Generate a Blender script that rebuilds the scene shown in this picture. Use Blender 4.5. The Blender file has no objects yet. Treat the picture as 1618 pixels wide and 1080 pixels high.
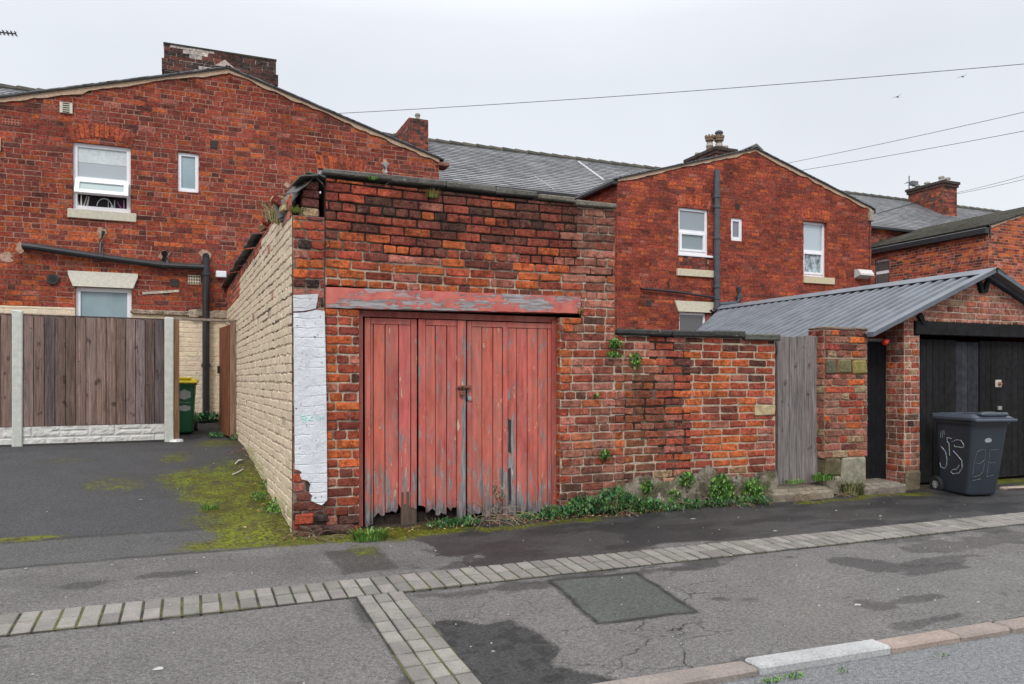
import bpy, math, random
import numpy as np
from mathutils import Vector, Matrix
R = random.Random(7)
# ------------------------------------------------------------------ camera, sky, sun, exposure
scene = bpy.context.scene
COL = scene.collection
YAW = math.asin(.3875)
cam_d = bpy.data.cameras.new('camera'); cam = bpy.data.objects.new('camera', cam_d); COL.objects.link(cam)
cam.location = (0, 0, 1.5); cam.rotation_euler = (math.pi/2, 0, -YAW)
cam_d.sensor_width = 36; cam_d.lens = 1213/1618*36; cam_d.shift_y = 60/1618; cam_d.clip_end = 2000
scene.camera = cam
SUN_DIR = Vector((-.42, -.62, .66)).normalized()
world = bpy.data.worlds.new('World'); scene.world = world; world.use_nodes = True
nt = world.node_tree; nt.nodes.clear()
def wn(t): return nt.nodes.new(t)
out = wn('ShaderNodeOutputWorld'); bg = wn('ShaderNodeBackground'); sky = wn('ShaderNodeTexSky')
sky.sky_type = 'NISHITA'; sky.sun_disc = False
sky.sun_elevation = math.asin(SUN_DIR.z); sky.sun_rotation = math.atan2(SUN_DIR.x, SUN_DIR.y)
sky.air_density = 1.5; sky.dust_density = 4
tc = wn('ShaderNodeTexCoord'); sep = wn('ShaderNodeSeparateXYZ'); nt.links.new(tc.outputs['Generated'], sep.inputs[0])
ramp = wn('ShaderNodeValToRGB'); nt.links.new(sep.outputs['Z'], ramp.inputs[0])
cr = ramp.color_ramp; cr.elements[0].position = 0.0; cr.elements[0].color = (.86, .885, .93, 1)
cr.elements[1].position = .36; cr.elements[1].color = (.79, .825, .89, 1)
e = cr.elements.new(.55); e.color = (1.0, 1.02, 1.06, 1)
e = cr.elements.new(1.0); e.color = (1.0, 1.0, 1.02, 1)
mul = wn('ShaderNodeMath'); mul.operation = 'MULTIPLY_ADD'; mul.inputs[1].default_value = 0; mul.inputs[2].default_value = 1
mr = wn('ShaderNodeMapRange'); nt.links.new(sep.outputs['Z'], mr.inputs[0])
mr.inputs[1].default_value = .42; mr.inputs[2].default_value = .8; mr.inputs[3].default_value = 8.8; mr.inputs[4].default_value = 19
nz = wn('ShaderNodeTexNoise'); nt.links.new(tc.outputs['Generated'], nz.inputs['Vector']); nz.inputs['Scale'].default_value = 2.2; nz.inputs['Detail'].default_value = 5
nr = wn('ShaderNodeMapRange'); nt.links.new(nz.outputs[0], nr.inputs[0]); nr.inputs[1].default_value = .3; nr.inputs[2].default_value = .7; nr.inputs[3].default_value = .94; nr.inputs[4].default_value = 1.05
m1 = wn('ShaderNodeMath'); m1.operation = 'MULTIPLY'; nt.links.new(mr.outputs[0], m1.inputs[0]); nt.links.new(nr.outputs[0], m1.inputs[1])
vm = wn('ShaderNodeVectorMath'); vm.operation = 'SCALE'; nt.links.new(ramp.outputs[0], vm.inputs[0]); nt.links.new(m1.outputs[0], vm.inputs['Scale'])
mx = wn('ShaderNodeMixRGB'); mx.inputs[0].default_value = .93; nt.links.new(sky.outputs[0], mx.inputs[1]); nt.links.new(vm.outputs[0], mx.inputs[2])
nt.links.new(mx.outputs[0], bg.inputs[0]); bg.inputs[1].default_value = .12; nt.links.new(bg.outputs[0], out.inputs[0])
sd = bpy.data.lights.new('sun', 'SUN'); sun = bpy.data.objects.new('sun', sd); COL.objects.link(sun)
sd.energy = 1.5; sd.angle = math.radians(14); sd.color = (1, .96, .9)
sun.rotation_euler = (-SUN_DIR).to_track_quat('-Z', 'Y').to_euler()
vs = scene.view_settings; vs.view_transform = 'Standard'; vs.look = 'None'; vs.exposure = 0.0; vs.gamma = 1
# ------------------------------------------------------------------ planning helpers
def ray(px, py):
    a = (px-809)/1213; return (.3875+.9219*a, .9219-.3875*a, (600-py)/1213)
def atV(px, py, V):
    r = ray(px, py); t = V/r[1]; return (r[0]*t, V, 1.5+r[2]*t)
def atU(px, py, U):
    r = ray(px, py); t = U/r[0]; return (U, r[1]*t, 1.5+r[2]*t)
GP = [(-99, .05), (3.2, .05), (6.6, .2), (7, .24), (10.8, .62), (12.4, .62), (14.2, .8), (99, .9)]
def gz(V):
    for (a, b), (c, d) in zip(GP, GP[1:]):
        if V <= c: return b+(d-b)*(V-a)/(c-a)
def gr(px, py):
    r = ray(px, py); t = 4
    for i in range(60): t = t*.5+.5*(gz(r[1]*t)-1.5)/r[2]
    return (r[0]*t, r[1]*t, gz(r[1]*t))
# value noise (vectorised)
_T = np.random.RandomState(3).rand(256, 256)
def vnoise(x, y):
    x = np.asarray(x, float); y = np.asarray(y, float)
    xi = np.floor(x).astype(int); yi = np.floor(y).astype(int); fx = x-xi; fy = y-yi
    fx = fx*fx*(3-2*fx); fy = fy*fy*(3-2*fy)
    g = lambda i, j: _T[i & 255, j & 255]
    return (g(xi, yi)*(1-fx)+g(xi+1, yi)*fx)*(1-fy)+(g(xi, yi+1)*(1-fx)+g(xi+1, yi+1)*fx)*fy
def fbm(x, y, o=4):
    s = 0; a = .5; n = 0
    for i in range(o):
        s = s+a*vnoise(x*2**i+17*i, y*2**i+31*i); n += a; a *= .5
    return s/n
def ss(a, b, x):
    t = np.clip((x-a)/(b-a), 0, 1); return t*t*(3-2*t)
def lerp(a, b, t): return tuple(a[i]*(1-t)+b[i]*t for i in range(3))
# ------------------------------------------------------------------ objects
def meta(o, label=None, cat=None, group=None, kind=None):
    if label: o['label'] = label
    if cat: o['category'] = cat
    if group: o['group'] = group
    if kind: o['kind'] = kind
    return o
def thing(name, label, cat, loc=(0, 0, 0), rz=0, group=None):
    o = bpy.data.objects.new(name, None); COL.objects.link(o); o.empty_display_size = .2
    o.location = loc; o.rotation_euler = (0, 0, rz); return meta(o, label, cat, group)
def wmat(o):
    m = Matrix.Identity(4)
    while o is not None:
        m = (Matrix.Translation(o.location) @ o.rotation_euler.to_matrix().to_4x4()) @ m; o = o.parent
    return m
class MB:
    def __init__(s): s.v = []; s.f = []; s.c = []; s.m = []
    def add(s, vs, fs, col=(.5, .5, .5), mi=0):
        b = len(s.v); s.v += [tuple(p) for p in vs]
        for f in fs: s.f.append([b+i for i in f]); s.c.append(col); s.m.append(mi)
    def box(s, x0, x1, y0, y1, z0, z1, col=(.5, .5, .5), mi=0, M=None):
        vs = [(x0, y0, z0), (x1, y0, z0), (x1, y1, z0), (x0, y1, z0), (x0, y0, z1), (x1, y0, z1), (x1, y1, z1), (x0, y1, z1)]
        if M is not None: vs = [M @ Vector(p) for p in vs]
        s.add(vs, [(0, 3, 2, 1), (4, 5, 6, 7), (0, 1, 5, 4), (1, 2, 6, 5), (2, 3, 7, 6), (3, 0, 4, 7)], col, mi)
    def bbox(s, x0, x1, y0, y1, z0, z1, b=.008, col=(.5, .5, .5), mi=0, M=None, j=0):
        # box with chamfered edges and slightly uneven corners
        X = (x0, x1); Y = (y0, y1); Z = (z0, z1); vs = []; ix = {}
        for i in (0, 1):
            for k in (0, 1):
                for l in (0, 1):
                    d = [R.uniform(-j, j) for _ in range(3)]
                    c = (X[i]+d[0], Y[k]+d[1], Z[l]+d[2]); sx = b*(1-2*i); sy = b*(1-2*k); sz = b*(1-2*l)
                    ix[i, k, l, 'x'] = len(vs); vs.append((c[0], c[1]+sy, c[2]+sz))
                    ix[i, k, l, 'y'] = len(vs); vs.append((c[0]+sx, c[1], c[2]+sz))
                    ix[i, k, l, 'z'] = len(vs); vs.append((c[0]+sx, c[1]+sy, c[2]))
        if M is not None: vs = [M @ Vector(p) for p in vs]
        F = []
        for i in (0, 1):
            q = [ix[i, a, c, 'x'] for a, c in ((0, 0), (1, 0), (1, 1), (0, 1))]; F.append(q if i else q[::-1])
            q = [ix[a, i, c, 'y'] for a, c in ((0, 0), (0, 1), (1, 1), (1, 0))]; F.append(q if i else q[::-1])
            q = [ix[a, c, i, 'z'] for a, c in ((0, 0), (1, 0), (1, 1), (0, 1))]; F.append(q if i else q[::-1])
            for k in (0, 1):
                F.append([ix[i, k, 0, 'x'], ix[i, k, 0, 'y'], ix[i, k, 1, 'y'], ix[i, k, 1, 'x']])
                F.append([ix[i, 0, k, 'x'], ix[i, 0, k, 'z'], ix[i, 1, k, 'z'], ix[i, 1, k, 'x']])
                F.append([ix[0, i, k, 'y'], ix[0, i, k, 'z'], ix[1, i, k, 'z'], ix[1, i, k, 'y']])
                for l in (0, 1): F.append([ix[i, k, l, 'x'], ix[i, k, l, 'y'], ix[i, k, l, 'z']])
        s.add(vs, F, col, mi)
    def prism(s, pts, off, col=(.5, .5, .5), mi=0):
        # polygon (3D points) extruded by vector off
        n = len(pts); a = [tuple(p) for p in pts]; b = [tuple(p[i]+off[i] for i in range(3)) for p in pts]
        s.add(a+b, [list(range(n)), list(range(2*n-1, n-1, -1))]+[[i, (i+1) % n+0, (i+1) % n+n, i+n][::-1] for i in range(n)], col, mi)
    def tube(s, pts, r, n=10, col=(.5, .5, .5), mi=0, cap=True):
        P = [Vector(p) for p in pts]; rs = r if isinstance(r, (list, tuple)) else [r]*len(P); vs = []; up = None
        for i, p in enumerate(P):
            d = (P[min(i+1, len(P)-1)]-P[max(i-1, 0)]).normalized()
            if up is None: up = Vector((0, 0, 1)) if abs(d.z) < .9 else Vector((1, 0, 0))
            a = d.cross(up).normalized(); b = d.cross(a).normalized(); up = -b if False else up
            if abs(d.dot(up)) > .95: a = d.cross(Vector((0, 1, 0))).normalized(); b = d.cross(a).normalized()
            for k in range(n):
                t = 2*math.pi*k/n; vs.append(p+a*math.cos(t)*rs[i]+b*math.sin(t)*rs[i])
        F = [[i*n+k, i*n+(k+1) % n, (i+1)*n+(k+1) % n, (i+1)*n+k] for i in range(len(P)-1) for k in range(n)]
        if cap: F += [list(range(n))[::-1], list(range((len(P)-1)*n, len(P)*n))]
        s.add(vs, F, col, mi)
    def build(s, name, mats, parent=None, smooth=False, attrs=None, label=None):
        me = bpy.data.meshes.new(name)
        v = np.array(s.v, float).reshape(-1, 3); vw = v
        if parent is not None:
            Mi = np.array(wmat(parent).inverted()); v = v @ Mi[:3, :3].T+Mi[:3, 3]
        me.from_pydata(v.tolist(), [], s.f)
        if not isinstance(mats, (list, tuple)): mats = [mats]
        for m in mats: me.materials.append(m)
        cnt = [len(f) for f in s.f]
        a = me.attributes.new('Col', 'FLOAT_COLOR', 'CORNER')
        cc = np.repeat(np.array([tuple(c[:3])+(1,) for c in s.c], np.float32), cnt, axis=0); a.data.foreach_set('color', cc.ravel())
        me.polygons.foreach_set('material_index', s.m)
        if smooth: me.polygons.foreach_set('use_smooth', [True]*len(s.f))
        if attrs:
            for k, fn in attrs.items():
                at = me.attributes.new(k, 'FLOAT', 'POINT'); at.data.foreach_set('value', np.asarray(fn(vw[:, 0], vw[:, 1], vw[:, 2]), np.float32))
        me.update(); o = bpy.data.objects.new(name, me); COL.objects.link(o)
        if parent is not None: o.parent = parent
        if label: o['label'] = label
        return o
# ------------------------------------------------------------------ materials
def mat(name, build):
    m = bpy.data.materials.new(name); m.use_nodes = True; t = m.node_tree; t.nodes.clear()
    o = t.nodes.new('ShaderNodeOutputMaterial'); b = t.nodes.new('ShaderNodeBsdfPrincipled'); t.links.new(b.outputs[0], o.inputs[0])
    build(N(t, b)); return m
class N:
    def __init__(s, t, b): s.t = t; s.b = b; s._co = None
    def n(s, ty, **k):
        x = s.t.nodes.new(ty)
        for a, v in k.items(): setattr(x, a, v)
        return x
    def l(s, a, b): s.t.links.new(a, b)
    def set(s, i, v):
        if isinstance(v, (int, float, tuple)): s.b.inputs[i].default_value = v
        else: s.l(v, s.b.inputs[i])
    def co(s, sc=(1, 1, 1)):
        if s._co is None: s._co = s.n('ShaderNodeTexCoord').outputs['Object']
        if sc == (1, 1, 1): return s._co
        m = s.n('ShaderNodeMapping'); s.l(s._co, m.inputs[0]); m.inputs['Scale'].default_value = sc; return m.outputs[0]
    def noise(s, scale, detail=4, sc=(1, 1, 1), rough=.6, lo=0, hi=1, a=.3, b=.7):
        x = s.n('ShaderNodeTexNoise'); s.l(s.co(sc), x.inputs['Vector']); x.inputs['Scale'].default_value = scale
        x.inputs['Detail'].default_value = detail; x.inputs['Roughness'].default_value = rough
        return s.rng(x.outputs[0], a, b, lo, hi)
    def rng(s, v, a, b, lo=0, hi=1):
        r = s.n('ShaderNodeMapRange'); s.l(v, r.inputs[0])
        for i, q in enumerate((a, b, lo, hi)): r.inputs[i+1].default_value = q
        return r.outputs[0]
    def attr(s, name='Col', out='Color'):
        a = s.n('ShaderNodeAttribute'); a.attribute_name = name; return a.outputs[out]
    def math(s, op, a, b=0.0):
        m = s.n('ShaderNodeMath', operation=op)
        for i, q in enumerate((a, b)):
            if isinstance(q, (int, float)): m.inputs[i].default_value = q
            else: s.l(q, m.inputs[i])
        return m.outputs[0]
    def mix(s, f, a, b, mode='MIX'):
        m = s.n('ShaderNodeMixRGB', blend_type=mode)
        for i, q in enumerate((f, a, b)):
            if isinstance(q, (int, float)): m.inputs[i].default_value = q if i == 0 else (q, q, q, 1)
            elif isinstance(q, tuple): m.inputs[i].default_value = q+(1,) if len(q) == 3 else q
            else: s.l(q, m.inputs[i])
        return m.outputs[0]
    def grey(s, v):
        c = s.n('ShaderNodeCombineXYZ')
        for i in range(3): s.l(v, c.inputs[i])
        return c.outputs[0]
    def bump(s, h, st=.3, d=.01):
        b = s.n('ShaderNodeBump'); s.l(h, b.inputs['Height']); b.inputs['Strength'].default_value = st; b.inputs['Distance'].default_value = d
        s.l(b.outputs[0], s.b.inputs['Normal'])
def brick_b(n):
    c = n.attr(); v = n.math('MULTIPLY', n.noise(24, 7, lo=.22, hi=1.85, rough=.85, a=.36, b=.64), n.noise(3.2, 6, sc=(.7, .7, 1.5), lo=.66, hi=1.22, rough=.7, a=.36, b=.6))
    c = n.mix(1, c, n.grey(v), 'MULTIPLY')
    hue = n.noise(9, 5, a=.42, b=.62); c = n.mix(n.math('MULTIPLY', hue, .35), c, n.mix(1, c, (1.18, .95, .95), 'MULTIPLY'))
    pale = n.noise(13, 7, sc=(1, 1, 1.6), a=.55, b=.70, rough=.8)
    c = n.mix(n.math('MULTIPLY', pale, .42), c, (.42, .27, .20))
    soot = n.noise(6, 9, a=.53, b=.66, rough=.8)
    c = n.mix(n.math('MULTIPLY', soot, .62), c, (.035, .022, .018))
    n.set('Base Color', c); n.set('Roughness', .93); n.set('Specular IOR Level', .18)
    n.bump(n.noise(45, 6, rough=.75), 1.0, .010)
BRICK = mat('brick', brick_b)
def mortar_b(n):
    c = n.mix(1, n.attr(), n.grey(n.noise(35, 6, lo=.6, hi=1.25)), 'MULTIPLY')
    n.set('Base Color', c); n.set('Roughness', .95); n.set('Specular IOR Level', .1); n.bump(n.noise(90, 4), .6, .006)
MORTAR = mat('mortar', mortar_b)
def paintbrick_b(n):
    c = n.attr(); c = n.mix(1, c, n.grey(n.noise(9, 5, lo=.84, hi=1.08)), 'MULTIPLY')
    d = n.noise(13, 9, sc=(1, 1, 1.6), a=.60, b=.67, rough=.85); c = n.mix(n.math('MULTIPLY', d, .75), c, (.10, .07, .05))
    n.set('Base Color', c); n.set('Roughness', .8); n.bump(n.noise(45, 5), .5, .008)
PAINTBRICK = mat('painted_brick', paintbrick_b)
def stone_b(n):
    c = n.mix(1, n.attr(), n.grey(n.noise(14, 7, lo=.5, hi=1.4, rough=.7)), 'MULTIPLY')
    l = n.noise(30, 5, a=.64, b=.7); c = n.mix(n.math('MULTIPLY', l, .5), c, (.42, .42, .36))
    n.set('Base Color', c); n.set('Roughness', .9); n.bump(n.noise(40, 6), .6, .01)
STONE = mat('stone', stone_b)
def render_b(n):   # flaking white render
    c = n.mix(1, n.attr(), n.grey(n.noise(5, 6, lo=.78, hi=1.05)), 'MULTIPLY')
    d = n.noise(34, 5, a=.67, b=.71); c = n.mix(d, c, (.07, .06, .06))
    g = n.noise(7, 8, a=.55, b=.75, rough=.75); c = n.mix(n.math('MULTIPLY', g, .8), c, (.27, .28, .30)); br = n.n('ShaderNodeSeparateXYZ'); n.l(n.co(), br.inputs[0]); fr = n.math('ABSOLUTE', n.math('SUBTRACT', n.math('FRACT', n.math('DIVIDE', n.math('ADD', br.outputs[2], n.noise(6, 3, lo=0, hi=.02)), .081)), .5)); jl = n.math('MULTIPLY', n.rng(fr, .10, .0), n.noise(5, 4, a=.42, b=.6)); c = n.mix(n.math("MULTIPLY", jl, .28), c, (.25, .24, .24)); h = n.noise(26, 6, sc=(1, 1, .8), a=.655, b=.67); c = n.mix(n.math('MULTIPLY', h, .8), c, (.12, .10, .09))
    n.set('Base Color', c); n.set('Roughness', .8); n.bump(n.math('SUBTRACT', n.noise(22, 7, rough=.7), n.math('MULTIPLY', jl, .7)), .8, .008)
RENDERM = mat('white_render', render_b)
def redpaint_b(n):
    base = n.mix(1, n.attr(), n.grey(n.noise(6, 5, sc=(3, 3, .5), lo=.6, hi=1.25)), 'MULTIPLY')
    fade = n.noise(3, 7, sc=(1.6, 1.6, .6), a=.40, b=.62, rough=.75); base = n.mix(n.math('MULTIPLY', fade, .5), base, (.42, .185, .145))
    w = n.attr('wear', 'Fac')
    p = n.noise(7, 9, sc=(3.0, 3.0, .5), rough=.78, a=0, b=1)
    m = n.rng(n.math('ADD', p, w), .612, .632); wood = n.mix(n.noise(22, 5, sc=(4, 4, .25)), (.10, .095, .105), (.36, .33, .33))
    c = n.mix(m, base, wood)
    pf = n.noise(8, 7, sc=(2.6, 2.6, .55), rough=.6, a=0, b=1); x = n.n('ShaderNodeTexNoise'); 
    fl = n.noise(7, 8, sc=(2.6, 2.6, .6), a=.625, b=.64, rough=.75); c = n.mix(fl, c, (.60, .42, .28))
    rd = n.noise(10, 4, sc=(5, 5, .22), a=.64, b=.70); c = n.mix(n.math('MULTIPLY', rd, .55), c, (.30, .022, .022))
    vd = n.n('ShaderNodeTexVoronoi'); n.l(n.co((1, 1, .7)), vd.inputs['Vector']); vd.inputs['Scale'].default_value = 22; pit = n.math('MULTIPLY', n.rng(vd.outputs['Distance'], .06, .12, 1, 0), n.rng(vd.outputs['Color'], .55, .6)); c = n.mix(n.math('MULTIPLY', pit, .8), c, (.05, .02, .02))
    rot = n.rng(n.attr('rot', 'Fac'), 0, 1); rt = n.math('MULTIPLY', n.noise(9, 6, sc=(3, 3, .8), a=.35, b=.6), rot); c = n.mix(rt, c, (.045, .035, .03))
    st = n.noise(6, 6, sc=(4, 4, .18), a=.52, b=.68); c = n.mix(n.math('MULTIPLY', st, .4), c, n.mix(1, c, (.55, .45, .45), 'MULTIPLY'))
    gn = n.noise(2.1, 4, sc=(3, 3, 1), a=.72, b=.75); c = n.mix(gn, c, (.04, .16, .04))
    n.set('Base Color', c); n.set('Roughness', .62); n.set('Specular IOR Level', .3)
    n.bump(n.math('ADD', n.math('MULTIPLY', m, -.6), n.noise(20, 6, sc=(4, 4, .3))), .5, .004)
REDPAINT = mat('peeling_red_paint', redpaint_b)
def wood_b(n):
    g = n.noise(12, 8, sc=(5, 5, .22), lo=.32, hi=1.6, rough=.78, a=.33, b=.67)
    c = n.mix(1, n.attr(), n.grey(g), 'MULTIPLY')
    kn = n.noise(8, 3, sc=(1.3, 1.3, .8), a=.63, b=.70); c = n.mix(n.math('MULTIPLY', kn, .7), c, (.035, .022, .018)); lt = n.noise(5, 6, sc=(2, 2, .35), a=.52, b=.70); c = n.mix(n.math('MULTIPLY', lt, .35), c, n.mix(1, c, (1.9, 1.9, 1.95), 'MULTIPLY'))
    n.set('Base Color', c); n.set('Roughness', .85); n.set('Specular IOR Level', .2); n.bump(n.noise(18, 6, sc=(6, 6, .2)), .5, .005)
WOOD = mat('weathered_wood', wood_b)
def lintel_b(n):
    m = n.noise(4.6, 9, sc=(.6, 1, 2.2), a=.492, b=.499, rough=.72)
    m = n.math('MAXIMUM', n.math('MULTIPLY', m, n.rng(n.attr('wear', 'Fac'), .3, .5)), n.noise(15, 6, sc=(.6, 1, 2), a=.66, b=.67))
    wood = n.mix(n.noise(20, 6, sc=(.3, 1, 5)), (.13, .12, .13), (.42, .39, .39))
    base = n.mix(n.noise(9, 5), (.40, .085, .07), (.58, .17, .135))
    c = n.mix(m, base, wood); n.set('Base Color', c); n.set('Roughness', .7); n.bump(n.math('MULTIPLY', m, -1), .7, .008)
LINTEL = mat('peeling_lintel_paint', lintel_b)
def plain(name, col, rough=.6, var=.15, sc=12, bump=.15, metal=0, attr=False, spec=.5, coat=0):
    def b(n):
        base = n.attr() if attr else col
        c = n.mix(1, base, n.grey(n.noise(sc, 6, lo=1-var, hi=1+var)), 'MULTIPLY')
        n.set('Base Color', c); n.set('Roughness', rough); n.set('Metallic', metal); n.set('Specular IOR Level', spec)
        if coat: n.set('Coat Weight', coat)
        if bump: n.bump(n.noise(sc*3, 4), bump, .004)
    return mat(name, b)
UPVC = plain('white_plastic', (.80, .82, .86), .35, .04, 4, 0)
PLASTIC = plain('black_plastic', (.018, .019, .022), .38, .3, 9, .05)
GREYPIPE = plain('grey_plastic', (.055, .068, .085), .45, .25, 6, .05)
ANYM = plain('matte', None, .7, .15, 20, .2, attr=True)
SATIN = plain('satin', None, .42, .12, 10, .1, attr=True)
BLACKP = plain('black_paint', None, .7, .4, 14, .3, attr=True, spec=.12)
RUST = plain('rusty_iron', (.16, .06, .035), .8, .5, 60, .5)
STEEL = plain('dull_steel', (.42, .42, .42), .4, .2, 40, .1, metal=.8)
RUBBER = plain('rubber', (.015, .015, .016), .75, .3, 30, .2)
SLATE = plain('slate', None, .55, .28, 16, .4, attr=True, spec=.4)
SHEET = plain('grey_coated_sheet', (.105, .118, .14), .5, .32, 3.5, .05, spec=.5)
DARK = plain('dark_interior', (.012, .011, .012), .9, .2, 5, 0)
def glass_b(n):
    n.set('Base Color', n.attr()); n.set('Roughness', .07); n.set('Specular IOR Level', .9); n.set('Coat Weight', .6); n.bump(n.noise(1.2, 2), .05, .02)
PANE = mat('window_glass', glass_b)
def frost_b(n):
    n.set('Base Color', n.mix(n.noise(1.6, 3, sc=(1, 1, .6)), (.19, .28, .31), (.36, .46, .50))); n.set('Roughness', .32); n.set('Specular IOR Level', .6)
FROST = mat('frosted_glass', frost_b)
def net_b(n):
    w = n.noise(9, 5, sc=(1.4, 1.4, .9), a=.40, b=.60); n.set('Base Color', n.mix(w, (.10, .13, .15), (.45, .53, .58))); n.set('Roughness', .2); n.set('Specular IOR Level', .8)
NET = mat('lace_curtain_behind_glass', net_b)
def leaf_b(n):
    c = n.mix(1, n.attr(), n.grey(n.noise(30, 3, lo=.7, hi=1.3)), 'MULTIPLY'); n.set('Base Color', c); n.set('Roughness', .5); n.set('Specular IOR Level', .35)
    n.set('Subsurface Weight', 0.0)
LEAF = mat('leaf', leaf_b)
def tarmac_b(n):
    c = n.attr()
    ag = n.noise(48, 6, lo=.50, hi=1.55, rough=.85, a=.36, b=.64); ag2 = n.noise(170, 3, lo=.45, hi=1.6, rough=.8, a=.34, b=.66)
    c = n.mix(1, c, n.grey(n.math('MULTIPLY', ag, ag2)), 'MULTIPLY')
    st = n.n('ShaderNodeTexVoronoi'); n.l(n.co(), st.inputs['Vector']); st.inputs['Scale'].default_value = 60
    sp = n.rng(st.outputs['Distance'], .10, .16, 1, 0); col = n.rng(st.outputs['Color'], .8, .84)
    c = n.mix(n.math('MULTIPLY', n.math('MULTIPLY', sp, col), .5), c, (.32, .31, .30))
    # cracks
    w = n.n('ShaderNodeTexNoise'); n.l(n.co(), w.inputs['Vector']); w.inputs['Scale'].default_value = 3; w.inputs['Detail'].default_value = 6
    ad = n.n('ShaderNodeMixRGB', blend_type='ADD'); ad.inputs[0].default_value = .45; n.l(n.co(), ad.inputs[1]); n.l(w.outputs['Color'], ad.inputs[2])
    vo = n.n('ShaderNodeTexVoronoi', feature='DISTANCE_TO_EDGE'); n.l(ad.outputs[0], vo.inputs['Vector']); vo.inputs['Scale'].default_value = 2.6
    ck = n.math('MULTIPLY', n.rng(vo.outputs['Distance'], .002, .018, 1, 0), n.math('MULTIPLY', n.attr('crack', 'Fac'), n.noise(2.5, 3, a=.38, b=.6)))
    c = n.mix(n.math('MULTIPLY', ck, .85), c, (.016, .015, .014))
    # moss
    ms = n.attr('moss', 'Fac'); mn = n.noise(26, 8, rough=.72, a=.2, b=.8); mm = n.math('MULTIPLY', n.rng(n.math('ADD', ms, n.math('MULTIPLY', n.noise(9, 9, rough=.8, a=.25, b=.75), .9)), .72, 1.10), n.rng(mn, .10, .45))
    mc = n.mix(n.noise(5, 8, a=.38, b=.60, rough=.78), (.075, .06, .010), (.175, .215, .004)); mc = n.mix(n.noise(42, 5, a=.42, b=.62), mc, (.035, .032, .006))
    c = n.mix(mm, c, mc)
    n.set('Base Color', c); n.set('Roughness', n.rng(n.attr('wet', 'Fac'), 0, 1, .85, .5)); n.set('Specular IOR Level', .3)
    n.bump(n.math('ADD', n.math('ADD', n.noise(80, 5, rough=.8), n.math('MULTIPLY', ck, -2.5)), n.math('MULTIPLY', mm, 1.2)), .55, .006)
TARMAC = mat('tarmac', tarmac_b)
print('helpers ok')
# ------------------------------------------------------------------ brickwork
OR = (.50, .125, .040); RD = (.35, .075, .042); MR = (.24, .058, .042); PU = (.145, .052, .042); BK = (.052, .036, .033); PK = (.40, .155, .115); BF = (.34, .26, .15)
def pick(w, rnd):
    P = (OR, RD, MR, PU, BK, PK, BF); t = rnd.random()*sum(w)
    for p, q in zip(P, w):
        t -= q
        if t <= 0: break
    k = rnd.uniform(.82, 1.18); m = rnd.uniform(.93, 1.07); return (p[0]*k, p[1]*k*m, p[2]*k)
def clip(poly, a, b, c):
    out = []; n = len(poly)
    for i in range(n):
        p, q = poly[i], poly[(i+1) % n]; dp = a*p[0]+b*p[1]-c; dq = a*q[0]+b*q[1]-c
        if dp <= 0: out.append(p)
        if (dp < 0 < dq) or (dq < 0 < dp):
            t = dp/(dp-dq); out.append((p[0]+(q[0]-p[0])*t, p[1]+(q[1]-p[1])*t))
    return out
def subtract(r, holes):
    rs = [r]
    for h in holes:
        nr_ = []
        for (a, b, c, d) in rs:
            if h[1] <= a or h[0] >= b or h[3] <= c or h[2] >= d: nr_.append((a, b, c, d)); continue
            if h[0] > a: nr_.append((a, h[0], c, d))
            if h[1] < b: nr_.append((h[1], b, c, d))
            m0, m1 = max(a, h[0]), min(b, h[1])
            if h[2] > c: nr_.append((m0, m1, c, h[2]))
            if h[3] < d: nr_.append((m0, m1, h[3], d))
        rs = nr_
    return rs
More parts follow.
